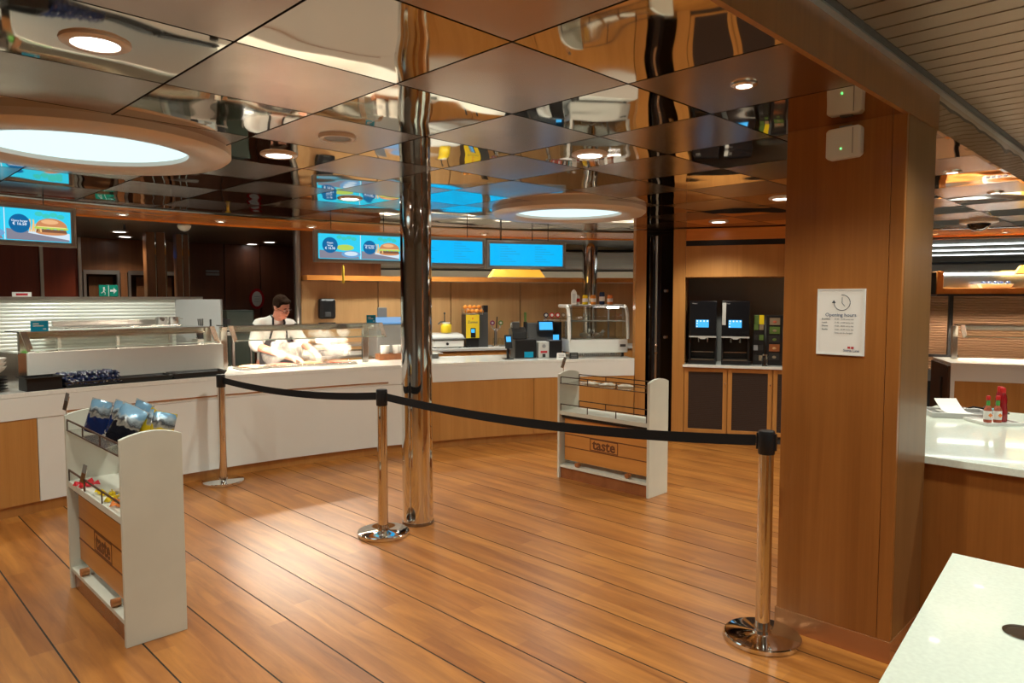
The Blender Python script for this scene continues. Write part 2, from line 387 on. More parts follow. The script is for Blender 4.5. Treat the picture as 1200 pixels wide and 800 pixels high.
# kitchen far wall (ring R 13) with panels, steel trims and two doorways
kw = struct(MB().arc(13.35, 13.4, -20, 17.2, 0, 2.53).build('wall_kitchen', 'wood_dark'), 'dark wood panel wall at the rear of the kitchen', 'wall')
for a0, a1, m in ((-12, -5.2, 'wood_dark_lit'), (-5.1, .70, 'wood_dark_lit'), (.84, 2.75, 'wood_dark_lit'), (8.9, 11.8, 'wood_dark'), (11.85, 14.3, 'wood_dark'), (14.35, 17.2, 'wood_dark')):
    MB().arc(13.0, 13.05, a0, a1, 0, 2.5).build('wall_panel', m, kw)
for a in (.77, 2.85): MB().arc(12.96, 13.05, a-.09, a+.09, 0, 2.5, 1).build('steel_trim', 'steel', kw)
MB().arc(13.0, 13.05, 2.95, 8.85, 2.0, 2.5).build('door_header', 'wood_far', kw)
MB().arc(13.0, 13.05, 5.2, 5.6, 0, 2.0, 1).build('door_post', 'wood_far', kw)
for n, (a0, a1, p0, p1) in enumerate(((3.05, 5.15, 3.5, 4.9), (5.65, 8.8, 6.3, 8.5))):
    d = struct(MB().arc(12.99, 13.06, a0, a0+.16, 0, 2.0, 1).arc(12.99, 13.06, a1-.16, a1, 0, 2.0, 1).arc(12.99, 13.06, a0, a1, 1.97, 2.03, 3).build('door_%d' % (n+1), 'steel'), ('steel-framed kitchen doorway beside the green exit sign', 'steel-framed kitchen doorway behind the wooden columns')[n], 'door')
    MB().arc(13.2, 13.24, p0, p1, 0, 1.94, 3).build('door_leaf', 'wood_far', d)

# back bar wall with wood panels and ledge
bw = struct(MB().arc(10.0, 10.06, 13.7, 46, 0, 1.84).build('wall_back', 'wood_splash'), 'light wood panel wall behind the drinks bar', 'wall')
for k in range(5):
    a = 13.75 + 6*k; MB().arc(9.95, 10.0, a+.04, a+5.96, 0, 1.84, 5).build('wall_panel', 'wood_splash', bw)
MB().arc(9.72, 10.06, 13.9, 46, 1.845, 1.91).build('ledge', 'wood_soffit', bw)
MB().arc(9.95, 10.06, 13.75, 20, 1.91, 2.5).build('upper_panel', 'wood_far', bw)
struct(MB().add([(*P(10.06, 13.75), z) for z in (0, 2.5)] + [(*P(13.4, 17.4), z) for z in (0, 2.5)] + [(*P(10.06, 14.3), z) for z in (0, 2.5)] + [(*P(13.4, 17.9), z) for z in (0, 2.5)], [(0,1,3,2),(4,6,7,5),(0,4,5,1),(2,3,7,6),(1,5,7,3),(0,2,6,4)]).build('wall_partition', 'wood_dark'), 'dark partition beside the kitchen rear wall', 'wall')
pp = tag(MB().cone((*P(9.9, 13.45), 0), (*P(9.9, 13.45), 2.5), .045, .045, 16).build('steel_post', 'steel', smooth=40), 'slim dark steel post at the end of the bar wall', 'post')
# lit bulkhead beyond the bar wall
bh = struct(MB().arc(11.0, 11.05, 19, 47, 1.7, 2.5).build('wall_bulkhead', 'cream'), 'cream bulkhead beyond the bar wall', 'wall')
b = MB()
for k in range(9): b.arc(10.955, 10.985, 19, 47, 2.075+.032*k, 2.10+.032*k)
b.build('slat_strips', 'slat_white', bh)['kind'] = 'stuff'
MB().arc(10.93, 11.0, 19, 47, 2.045, 2.066).build('shadow_rail', 'dark_grey', bh)
MB().arc(10.93, 11.0, 19, 47, 2.37, 2.40).build('top_rail', 'black', bh)
MB().arc(10.75, 10.78, 21, 46, 1.915, 1.935).build('cove_tube', 'e_cove', bh)

# right hand ring wall: ribbed brown metal
def ribbed(R, a0, a1, z0, z1, pitch, depth, name, mat):
    n = int((z1 - z0) / pitch); prof = [(R + .05, z0), (R + .05, z1)]
    for k in range(n, 0, -1):
        z = z0 + k*pitch; prof += [(R, z), (R - depth, z - pitch*.3), (R - depth, z - pitch*.7), (R, z - pitch*.98)]
    return MB().arcprof(prof, a0, a1, max(4, int((a1-a0)/2))).build(name, mat)
rb = struct(ribbed(9.95, 60, 90, .6, 1.90, .035, .010, 'wall_ribbed', 'rib_brown'), 'horizontally ribbed brown metal wall behind the far serving counter', 'wall')
fw_ = struct(MB().arc(14.2, 14.25, 50, 92, 0, 2.36).build('wall_far', 'cream'), 'cream far wall glimpsed above the ribbed metal wall', 'wall')
MB().arc(14.1, 14.2, 50, 92, 2.26, 2.30).build('dark_rail', 'black', fw_)
for R in (9.9, 11.2, 12.6): MB().arc(R, R+.04, 56, 90, 2.346, 2.354, 24).build('glow_strip', 'e_strip_white', kc)  # glowing arcs stand in for the bright stripes reflected in the steel slats
# kitchen partition with pale ribbed cladding
rw = struct(ribbed(10.5, -16, 5.85, .0, 1.60, .04, .006, 'wall_partition_ribbed', 'rib_white'), 'low kitchen partition clad in pale horizontal ribs', 'wall')
MB().arc(10.46, 10.6, -16, 7.6, 1.60, 1.632).build('coping', 'steel', rw)
MB().add([(*P(10.5, 5.85), 0), (*P(9.75, 7.75), 0), (*P(9.75, 7.75), 1.60), (*P(10.5, 5.85), 1.60), (*P(10.56, 5.95), 0), (*P(9.8, 7.95), 0), (*P(9.8, 7.95), 1.60), (*P(10.56, 5.95), 1.60)],
     [(0,1,2,3),(4,7,6,5),(0,4,5,1),(3,2,6,7),(1,5,6,2),(0,3,7,4)]).build('end_panel', 'light_grey', rw)

# ================================================================== PILLARS AND COLUMNS
pl = struct(thing('pillar', 'broad square wood-veneered pillar carrying the opening hours poster', 'pillar', (3.54, 1.22, 0)))
MB().box(3.345, 3.76, .985, 1.48, .10, CEIL).build('core', 'wood_pillar', pl, world=True)
MB().box(3.32, 3.345, 1.0165, 1.475, .10, CEIL).build('veneer_panel', 'wood_pillar', pl, bevel=.002, world=True)
MB().box(3.32, 3.345, .96, 1.015, .10, CEIL).build('veneer_panel', 'wood_pillar', pl, bevel=.002, world=True)
MB().box(3.348, 3.757, .96, .985, .10, CEIL).build('veneer_panel', 'wood_side_shade', pl, bevel=.002, world=True)
MB().box(3.317, 3.765, .957, 1.483, 0, .10).build('skirting', 'copper_skirt', pl, bevel=.002, world=True)

def column(x, y, label, r=.11, z1=CEIL):
    c = struct(thing('column', label, 'column', (x, y, 0)))
    MB().cyl(0, 0, 0, z1, r, 48).build('shaft', 'chrome', c, smooth=40)
    MB().lathe([(r+.004, 0), (r+.004, .02), (r, .022)], n=48).build('base_ring', 'chrome_dark', c, smooth=40)
    return c
column(3.06, 4.02, 'tall chrome column standing in the middle of the floor')
column(*P(9.42, 37.05), 'chrome column rising behind the glass display case', z1=2.5)
for a, R, lab in ((5.85, 11.5, 'broad wooden column with chrome edge strips rising behind the ribbed partition'), (7.65, 11.6, 'narrower wooden column with one chrome strip near the end of the ribbed partition')):
    c = struct(onring('column', lab, 'column', R, a, 0)); w = .12 if R < 11.55 else .08
    MB().box(-w, w, -.1, .1, 0, 2.5).build('shaft', 'wood_far', c, bevel=.01)
    MB().cone((-w*.05, -.105, 0), (-w*.05, -.105, 2.5), .014, n=8).build('strip', 'chrome', c, smooth=40)
    MB().cone((w, -.09, 0), (w, -.09, 2.5), .014, n=8).build('strip', 'chrome', c, smooth=40)

# bay between bar and coffee station: wood post, black recess with round black pole
wp = struct(MB().arc(7.5, 7.6, 37.5, 38.45, 0, CEIL-.006, 1).build('trim_3', 'wood_cabinet'), 'upright wood post at the end of the serving counter', 'trim')
rc = struct(MB().arc(7.72, 7.8, 38.3, 42.3, 0, CEIL-.006, 4).build('wall_recess', 'black_gloss'), 'black recess between two wood posts', 'wall')
bp = thing('black_pole', 'round black pole with silver strip in the recess between wood posts', 'pole', (*P(7.6, 39.5), 0), R_(-39.5))
MB().cyl(0, 0, 0, 2.33, .075, 24).build('shaft', 'black_gloss', bp, smooth=40)
MB().box(-.022, .002, -.085, -.06, .3, 2.33).build('strip', 'steel', bp, bevel=.003)
for z in (1.07, .98): MB().sphere((-.01, -.09, z), .018, 10).build('knob', 'chrome', bp, smooth=60)
for z in (1.70, 1.16): 
    k = tag(MB().cone((*P(7.60, 40.52), z), (*P(7.56, 40.32), z), .025, .018, 12).build('door_catch', 'steel_bright', smooth=40), 'small silver catch on the wood post, %s one' % ('upper' if z > 1.5 else 'lower'), 'catch')

# ================================================================== CEILING LIGHTS
def dome(x, y, label):
    d = thing('dome_light', label, 'ceiling light', (x, y, 0), group='round dome lights')
    MB().lathe([(.68, CEIL), (.68, CEIL-.035), (.655, CEIL-.055), (.55, CEIL-.062), (.495, CEIL-.055), (.47, CEIL-.035), (.47, CEIL-.004)], n=72).build('ring', 'ring_beige', d, smooth=35)
    MB().lathe([(.47, CEIL-.012), (.3, CEIL-.008), (.0001, CEIL-.006)], n=48).build('diffuser', 'e_dome', d, smooth=60)
dome(1.03, 4.06, 'big round dome light nearest the hanging burger screen')
dome(4.83, 4.12, 'round dome light beyond the chrome column above the bar queue')
def downlight(x, y, label, r=.085, z=CEIL, power=55, color=WARM, ang=135, glow='e_down'):
    d = thing('downlight', label, 'downlight', (x, y, 0), group='recessed ceiling downlights')
    MB().lathe([(r*.78, z-.002), (r*.80, z-.010), (r, z-.012), (r+.012, z-.006), (r+.014, z)], n=28).build('rim', 'ring_beige' if r > .06 else 'steel_bright', d, smooth=35)
    MB().lathe([(r*.80, z-.006), (.0001, z-.007)], n=28).build('lens', glow, d)
    if power: lamp('downlight_beam', 'SPOT', (0, 0, z-.03), power, color, d, spot_size=R_(ang), spot_blend=.7, shadow_soft_size=r*.8)
    return d
for x, y, lab, k in ((.66, 2.46, 'large downlight in the mirror tile at the upper corner of the view', {}),
                     (1.86, 3.66, 'downlight in a mirror tile beside the large dome light', {}),
                     (3.06, 2.46, 'downlight in a mirror tile ahead of the chrome column', {}),
                     (2.46, 1.26, 'small downlight in the bronze tile by the wood fascia', dict(r=.035, power=30)),
                     (3.06, 4.86, 'downlight beyond the chrome column near the menu screens', {}),
                     (5.46, 4.86, 'downlight just beyond the farther dome light', {}),
                     (6.66, 3.66, 'downlight in front of the coffee machine cabinet', {}),
                     (5.46, 2.46, 'downlight hidden behind the wood pillar', {}),
                     (5.06, 1.20, 'small downlight in mirror ceiling beside the pillar', dict(r=.04, power=30)),
                     (6.26, 1.20, 'small downlight in mirror ceiling further past the pillar', dict(r=.04, power=70)),
                     (-.54, 3.66, 'downlight outside the view over the snack cart', {}),
                     (.66, 4.86 + .6, 'downlight near the counter beside the dome light', dict(r=.05))):
    downlight(x, y, lab, **k)
# unseen downlights added in the slatted ceiling to light the viewer's side
for x, y, lab in ((.3, -.9, 'behind the viewer'), (1.6, -.5, 'above the speckled near counter'), (4.4, -.7, 'above the white side counter'), (-1.6, -.4, 'at the far side of the viewer'), (3.2, .3, 'in front of the wood pillar'), (7.2, .2, 'past the white side counter')):
    downlight(x, y, 'added unseen slatted ceiling downlight ' + lab, z=SLATZ, power=62, color=NEUT)
# soffit spots
for a, lab in ((-12, 'outside the view'), (-.6, 'beside the burger screen'), (5.5, 'above the food warmer'), (11.9, 'at the corner of the menu screens'), (19, 'behind the menu screens'), (26, 'behind the second menu screen'), (34.6, 'above the glass display case'), (45.5, 'above the coffee machines'), (49.5, 'close to the wood pillar'), (64, 'past the pillar'), (69, 'above the far food warmer')):
    x, y = P(8.42, a); downlight(x, y, 'small soffit spot ' + lab, r=.045, z=CEIL-.006, power=60 if a > 60 else 32, color=WARM, ang=120)
# kitchen downlights
for R, a, p, lab in ((9.65, -.6, 52, 'next to the burger screen'), (9.5, 4.0, 32, 'between the burger screen and the smoke detector'), (12.4, 5.0, 30, 'over the kitchen doors'), (11.6, 3.9, 30, 'in front of the kitchen doors'), (12.8, 13.6, 1, 'over the dark kitchen wall'), (12.2, 14.3, 1, 'nearer the steel post'), (9.35, 11.6, 8, 'above the cook'),
                     (9.2, 17.5, 50, 'behind the two-dish screen'), (9.15, 22.5, 50, 'above the contact grill'), (9.15, 28, 50, 'above the juicer'), (9.15, 33.5, 50, 'above the tap rail'), (9.15, 39.5, 50, 'behind the display case')):
    x, y = P(R, a); downlight(x, y, 'kitchen downlight ' + lab, r=.10, z=2.5, power=p, color=NEUT)
v = thing('ceiling_speaker', 'round bronze ceiling speaker grille in a bronze tile', 'speaker', (1.86, 3.06, 0))
MB().lathe([(.0001, CEIL-.010), (.06, CEIL-.010), (.065, CEIL-.004)], n=28).build('grille', 'slat_dark', v, smooth=35)
MB().lathe([(.065, CEIL-.003), (.068, CEIL-.012), (.085, CEIL-.012), (.092, CEIL)], n=28).build('rim', 'ring_beige', v, smooth=35)

# ================================================================== SERVING COUNTERS
def counter(label, a0, a1, spans, R=7.5, top=.92, depth=.85):
    am = (a0 + a1) / 2
    c = thing('serving_counter', label, 'counter', (*P(R + .3, am), 0))
    MB().arc(R-.001, R+depth, a0, a1, top-.035, top).build('worktop', 'worktop', c, bevel=.002, world=True)
    MB().arc(R, R+.03, a0, a1, top-.20, top-.036).build('apron', 'white_lam', c, world=True)
    for s0, s1, m in spans:
        MB().arc(R+.004, R+.03, s0+.02, s1-.02, .085, top-.203).build('panel', m, c, world=True)
    MB().arc(R+.03, R+.05, a0, a1, 0, .085).build('skirting', 'wood_cabinet', c, world=True)
    MB().arc(R+.055, R+depth-.05, a0+.1, a1-.1, 0, top-.036).build('carcass', 'mid_grey', c, world=True)
    return c
c1 = counter('long curved white and wood serving counter under the menu screens', -26, 37.45,
             [(-26, -17, 'wood_panel'), (-17, -7.75, 'wood_panel'), (-7.75, 19.15, 'white_lam'), (19.15, 28.3, 'wood_panel'), (28.3, 37.45, 'wood_panel')])
MB().arc(7.492, 7.506, -6.2, 15.6, .742, .752).build('copper_strip', 'copper_skirt', c1, world=True)
c2 = counter('curved white and wood serving counter past the pillar', 64.2, 88, [(64.5, 76, 'wood_panel'), (76, 88, 'wood_panel')], top=.90)
MB().arc(7.49, 7.525, 64.2, 64.5, 0, .70, 1).build('corner_post', 'white_lam', c2, world=True)
MB().arc(7.5, 8.3, 64.0, 64.19, 0, .865, 1).build('end_panel', 'brown_metal', c2, world=True)
o = MB().arc(7.72, 7.80, 63.9, 64.0, .48, .72, 1).build('handle_recess', 'black', c2, world=True)

# raised white screen in front of the food well on the main counter
rs = thing('counter_screen', 'long raised white panel standing on the counter behind the trays', 'panel', (*P(7.76, -2), .92))
MB().arc(7.73, 7.76, -7.5, 3.75, .92, 1.195).build('front_panel', 'white_lam', rs, bevel=.004, world=True)
MB().arc(7.73, 8.28, 3.7, 3.85, .92, 1.19, 1).build('end_panel', 'white_lam', rs, world=True)
MB().arc(7.75, 8.28, -7.95, -7.5, .92, 1.19, 1).build('end_panel', 'steel_bright', rs, world=True)
MB().arc(7.762, 8.28, -7.5, 3.69, .92, 1.08).build('food_well', 'steel', rs, world=True)

def guard(label, a0, a1, posts, ztop=1.345, zlow=1.215, base=.92, glow='e_tube'):
    g = thing('sneeze_guard', label, 'sneeze guard', (*P(8.0, (a0+a1)/2), base))
    MB().arcprof([(7.76, zlow), (7.766, zlow-.004), (7.906, ztop-.004), (7.90, ztop)], a0, a1).build('glass_pane', 'glass_green', g, world=True)
    MB().arc(7.905, 8.32, a0, a1, ztop-.006, ztop+.004).build('glass_top', 'glass_green', g, world=True)
    MB().arcprof([(7.754, zlow-.006), (7.768, zlow-.006), (7.770, zlow+.002), (7.758, zlow+.004)], a0, a1).build('glass_edge', 'edge_glow', g, world=True)
    MB().arcprof([(7.893, ztop-.006), (7.912, ztop-.006), (7.912, ztop+.006), (7.893, ztop+.006)], a0, a1).build('top_edge', 'steel_bright', g, world=True)
    for a in (a0, a1):
        MB().arcprof([(7.752, zlow-.012), (7.765, zlow-.012), (7.912, ztop+.008), (7.892, ztop+.008)], a-.16, a+.16, 1).build('end_clip', 'steel_bright', g, world=True)
    for a in posts:
        MB().arc(7.98, 8.03, a-.22, a+.22, base, ztop-.006, 1).build('post', 'steel_bright', g, bevel=.004, world=True)
    MB().arc(8.0, 8.17, a0+.3, a1-.3, ztop-.045, ztop-.008).build('lamp_housing', 'steel_bright', g, world=True)
    MB().arc(8.0, 8.006, a0+.3, a1-.3, ztop-.060, ztop-.045).build('lamp_lip', 'steel', g, world=True)
    t = MB().arc(8.055, 8.085, a0+.5, a1-.5, ztop-.052, ztop-.046).build('lamp_tube', glow, g, world=True)
    return g
g1 = guard('long glass sneeze guard over the raised white panel', -7.3, 3.55, (-7.1, 3.5))
g2 = guard('glass sneeze guard in front of the cook', 4.8, 16.0, (4.55, 15.0), glow='e_heat')
g3 = guard('glass sneeze guard on the far counter past the pillar', 65.6, 80, (65.2, 79), ztop=1.30, zlow=1.18, base=.90, glow='e_heat_low')

# food pans in the open well before the cook
for k, (a, m, lab) in enumerate(((6.4, 'food_tan', 'first from the white panel'), (8.6, 'food_red', 'second, under the hand of the cook'), (10.8, 'food_tan', 'third, under the steam'), (13.0, 'food_red', 'last, nearest the chrome column'))):
    p = onring('food_pan', 'steel food pan in the warm counter, ' + lab, 'food pan', 8.0, a, .92, 'steel food pans')
    MB().box(-.14, .14, -.13, .13, 0, .006).build('pan_floor', 'steel', p)
    b = MB()
    for x0, x1, y0, y1 in ((-.14, .14, -.14, -.13), (-.14, .14, .13, .14), (-.14, -.13, -.13, .13), (.13, .14, -.13, .13)): b.box(x0, x1, y0, y1, 0, .022)
    b.build('pan_rim', 'steel_bright', p, bevel=.002)
    MB().sphere((0, 0, .0225), .12, 16, (1, 1, .13)).build('food', m, p, smooth=60)
# salad in the left food well
b = MB(); random.seed(3)
for k in range(26):
    a = -7.2 + 1.8*random.random(); x, y = P(7.83 + .06*random.random(), a); b.sphere((x, y, 1.10 + .07*random.random()), .03 + .015*random.random(), 6, (1, .9, .7))
tag(b.build('lettuce_heap', 'lettuce', smooth=80), 'heap of green lettuce behind the raised white panel', 'lettuce', kind='stuff')

def tray(name, label, R, a, w, d, z, cat='tray', turn=0, group=None, h=.042):
    t = onring(name, label, cat, R, a, z, group, turn)
    MB().box(-w/2+.02, w/2-.02, -d/2+.02, d/2-.02, 0, .006).build('tray_floor', 'black', t)
    b = MB(); pr = [(-1, -1), (1, -1), (1, 1), (-1, 1)]
    for i in range(4):
        (xa, ya), (xb, yb) = pr[i], pr[(i+1) % 4]
        o1 = [(xa*(w/2), ya*(d/2)), (xb*(w/2), yb*(d/2))]; i1 = [(xa*(w/2-.022), ya*(d/2-.022)), (xb*(w/2-.022), yb*(d/2-.022))]
        b.add([(*i1[0], 0), (*i1[1], 0), (*o1[1], h), (*o1[0], h), (*i1[0], .006), (*i1[1], .006), (o1[1][0]*.985, o1[1][1]*.985, h+.003), (o1[0][0]*.985, o1[0][1]*.985, h+.003)],
              [(0,1,2,3),(4,7,6,5),(3,2,6,7),(0,4,5,1),(0,3,7,4),(1,5,6,2)])
    b.build('tray_rim', 'black', t)
    return t
tray('serving_tray', 'empty black tray on the counter next to the cutlery packets', 7.605, -1.75, .46, .20, .92, turn=1, group='black trays')
tray('serving_tray', 'empty black tray at the end of the raised white panel', 7.605, 1.75, .46, .20, .925, turn=-.5, group='black trays')
tray('cutlery_tray', 'black tray holding the navy cutlery packets', 7.60, -4.7, .40, .19, .92)
random.seed(11)
for k in range(33):
    a = -6.1 + 2.8*(k % 11)/10; row = k // 11
    pk = onring('cutlery_packet', 'shiny navy cutlery packet lying in the black tray', 'cutlery packet', 7.565 + .035*row, a, .938 + .03*row + .01*random.random(), 'navy cutlery packets heaped in a tray', turn=random.uniform(15, 40))
    MB().add([(-.02, -.06, 0), (.02, -.06, 0), (.02, .06, 0), (-.02, .06, 0), (-.02, -.06, .004), (.02, -.06, .004), (.02, .06, .004), (-.02, .06, .004), (0, -.04, .03), (0, .04, .03)],
             [(0,3,2,1),(0,1,5,4),(1,2,6,5),(2,3,7,6),(3,0,4,7),(4,5,8),(6,7,9),(5,6,9,8),(7,4,8,9)]).build('sleeve', 'navy', pk)
    MB().box(-.008, .008, -.075, -.045, .008, .012).build('cutlery_tip', 'chrome', pk)
bx = onring('cutlery_bin', 'black open plastic bin at the end of the counter trays', 'bin', 7.60, -7.25, .92)
MB().box(-.10, .10, -.075, .075, 0, .008).build('bin_floor', 'black', bx)
for n_, q in (('bin_side', (-.118, -.11, -.085, .085)), ('bin_side', (.11, .118, -.085, .085)), ('bin_side', (-.11, .11, -.085, -.077)), ('bin_side', (-.11, .11, .077, .085))):
    MB().box(*q, 0, .10).build(n_, 'black', bx)
b = MB()
for q in ((-.132, -.118, -.10, .10), (.118, .132, -.10, .10), (-.118, .118, -.10, -.085), (-.118, .118, .085, .10)): b.box(*q, .094, .104)
b.build('bin_lip', 'black', bx, bevel=.002)
# bowls and plates at the left margin
pl_ = onring('plate', 'dark plate at the foot of the pile by the counter end', 'plate', 7.72, -9.35, .92, 'dark plates')
MB().lathe([(.05, 0), (.06, .004), (.10, .018), (.103, .022), (.09, .019), (.055, .008), (.0001, .007)], n=24).build('rim', 'dark_grey', pl_, smooth=40)
for k, lab in enumerate(('second', 'third', 'fourth', 'fifth')):
    q = copy_tree(pl_); q.location.z = .92 + .022*(k+1); q['label'] = 'dark plate, %s from the counter in its pile' % lab
bo = onring('bowl', 'white bowl on the pile of dark plates, lowest bowl', 'bowl', 7.72, -9.35, 1.035, 'white bowls')
MB().lathe([(.035, 0), (.04, .01), (.085, .05), (.10, .075), (.096, .076), (.08, .052), (.036, .014), (.0001, .012)], n=24).build('rim', 'paper_white', bo, smooth=40)
for k, lab in enumerate(('middle', 'topmost')):
    q = copy_tree(bo); q.location.z = 1.035 + .03*(k+1); q['label'] = 'white bowl, %s on the pile at the counter end' % lab

# little blue signs on the guards
def blue_sign(label, R, a, z, w, h):
    s = onring('counter_sign', label, 'sign', R, a, z)
    MB().box(-w/2, w/2, -.004, .004, .0, h).build('sign_panel', 'blue_sign', s, bevel=.002)
    for k, (l0, l1) in enumerate(((-.38, -.05), (-.38, .22), (.18, .36))): MB().box(l0*w, l1*w, -.0052, -.0042, h*(.68-.2*k-(.1 if k == 2 else 0)), h*(.78-.2*k-(.1 if k == 2 else 0))).build('printed_line', 'paper', s)
    return s
blue_sign('small blue sign standing on the glass guard near the bin', 7.95, -6.35, 1.349, .125, .085)
blue_sign('small blue sign on the glass guard near the chrome column', 7.95, 15.4, 1.349, .10, .085)

# ================================================================== QUEUE BARRIERS
def stanchion(x, y, h, label, rz):
    s = thing('barrier_post', label, 'barrier post', (x, y, 0), rz, 'chrome queue barrier posts')
    MB().lathe([(.172, 0), (.176, .004), (.176, .022), (.172, .027), (.166, .0285), (.045, .031), (.040, .034), (.037, .045)], n=56).build('base', 'chrome', s, smooth=30)
    MB().cyl(0, 0, .03, h-.105, .034, 32).build('post', 'chrome', s, smooth=40)
    MB().lathe([(.036, h-.11), (.038, h-.105), (.038, h-.008), (.035, h), (.0001, h+.001)], n=32).build('head', 'black', s, smooth=40)
    MB().box(-.009, .009, -.046, -.036, h-.09, h-.012).build('belt_slot', 'black', s, bevel=.002)
    MB().box(-.009, .009, .036, .046, h-.09, h-.012).build('belt_slot', 'black', s, bevel=.002)
    return s
S = [(2.52, 6.10, .955), (2.735, 3.985, 1.0), (3.15, 1.465, 1.0)]
def az(i, j): return math.atan2(S[j][1]-S[i][1], S[j][0]-S[i][0]) - PI/2
s1 = stanchion(*S[0], 'chrome barrier post standing against the white counter front', az(0, 1) + PI)
s2 = stanchion(*S[1], 'chrome barrier post beside the tall chrome column', az(1, 2) + PI)
s3 = stanchion(*S[2], 'chrome barrier post in front of the wood pillar', az(1, 2) + PI)
def belt(i, j, sag, parent):
    n = 28; b = MB(); vs = []; p, q = S[i], S[j]; L = math.hypot(q[0]-p[0], q[1]-p[1]); ux, uy = (q[0]-p[0])/L, (q[1]-p[1])/L
    for k in range(n+1):
        t = k/n; d = .05 + (L-.10)*t; zc = (p[2]-.05)*(1-t) + (q[2]-.05)*t - sag*4*t*(1-t)
        for o, z in ((-.0012, -.026), (.0012, -.026), (.0012, .026), (-.0012, .026)):
            vs.append((p[0]+ux*d-uy*o, p[1]+uy*d+ux*o, zc+z))
    fs = [(k*4+m, (k+1)*4+m, (k+1)*4+(m+1) % 4, k*4+(m+1) % 4) for k in range(n) for m in range(4)] + [(0, 1, 2, 3), (n*4+3, n*4+2, n*4+1, n*4)]
    b.add(vs, fs); return b.build('belt', 'belt', parent, world=True)
belt(0, 1, .045, s1); belt(1, 2, .055, s2)

# ================================================================== DISPLAY CARTS
def cart(x, y, label, h=1.0):
    c = thing('display_cart', label, 'display cart', (x, y, 0))
    L, D = .49, .137
    top = [(-D, 0), (D, 0)] + [(D*(1-2*i/12), h-.028+.028*(1-(1-2*i/12)**2)) for i in range(13)]
    for y0 in (-L, L-.024): MB().prism(top, 'y', y0, y0+.024).build('end_panel', 'cart_white', c, bevel=.002)
    MB().box(-D+.004, D-.004, -L+.024, L-.024, .575, .61).build('shelf', 'cart_white', c, bevel=.002)
    MB().box(-D+.004, D-.004, -L+.024, L-.024, .10, .122).build('bottom_shelf', 'cart_white', c, bevel=.002)
    MB().box(-D+.02, D-.02, -L+.024, L-.024, 0, .10).build('skirting', 'wood_skirt', c)
    MB().box(-D+.03, D-.03, -L+.03, L-.03, .545, .572).build('shadow_rail', 'black', c)
    MB().box(-D+.012, D-.012, -L+.024, L-.024, h-.112, h-.108).build('glass_shelf', 'glass', c)
    for sx in (-1, 1):
        X = sx*(D-.008)
        r = MB(); r.tube([(X, -L+.024, h-.108), (X, L-.024, h-.108)], .004, 6); r.build('shelf_bar', 'brown_metal', c)
        for z0, hh in ((h-.104, .058), (.61, .065)):
            r = MB(); r.box(X-.003, X+.003, -L+.03, L-.03, z0+hh-.008, z0+hh)
            for k in range(4):
                yy = -L+.033 + (2*L-.066)*k/3; r.box(X-.003, X+.003, yy-.003, yy+.003, z0, z0+hh)
            r.build('guard_rail', 'brown_metal', c)
    for sx in (-1, 1):
        X = sx*.085
        bd = MB().box(X-.008, X+.008, -L+.05, L-.05, .165, .54).build('board', 'wood_board', c, bevel=.002)
        xf = X + sx*.0085
        for z in (.40, .285): MB().box(xf-.001, xf+.001, -L+.05, L-.05, z-.004, z+.004).build('groove', 'engrave', bd)
        for yy in (-.27, .27): MB().cone((X+sx*.01, yy, .145), (X+sx*.05, yy, .145), .02, n=12).build('peg', 'copper_skirt', c, smooth=40)
        rot = (PI/2, 0, -PI/2 if sx < 0 else PI/2)
        text('lettering', 'taste', .125, 'engrave', bd, (xf, 0, .345), rot, depth=.001, bold=.003)
        fr = MB()
        for y0, y1, z0, z1 in ((-.15, .15, .292, .299), (-.15, .15, .389, .396), (-.15, -.143, .292, .396), (.143, .15, .292, .396)): fr.box(xf-.001, xf+.001, y0, y1, z0, z1)
        fr.build('logo_frame', 'engrave', bd)
    return c
k1 = cart(1.115, 3.99, 'white snack cart full of crisp packets and sweets nearest the viewer')
k2 = cart(4.875, 3.67, 'nearly empty white display cart behind the black belt', h=.965)
def clip_tag(x, y, z, label, tilt=.3):
    t = thing('price_clip', label, 'price clip', (x, y, z), R_(-60))
    MB().cone((0, 0, 0), (0, 0, .05), .003, n=8).build('stem', 'steel_bright', t)
    MB().boxm(Matrix.Translation((0, 0, .085)) @ Matrix.Rotation(tilt, 4, 'Y'), .028, .004, .085).build('clip', 'steel_bright', t, bevel=.001)
    MB().boxm(Matrix.Translation((.012, -.004, .12)) @ Matrix.Rotation(tilt, 4, 'Y'), .024, .003, .045).build('card', 'mid_grey', t)
clip_tag(.99, 4.47, .955, 'silver price clip on the upper end of the near snack cart')
clip_tag(.985, 4.15, .61, 'silver price clip by the sweets on the near snack cart')
clip_tag(4.80, 4.145, .945, 'small price clip on the far display cart')

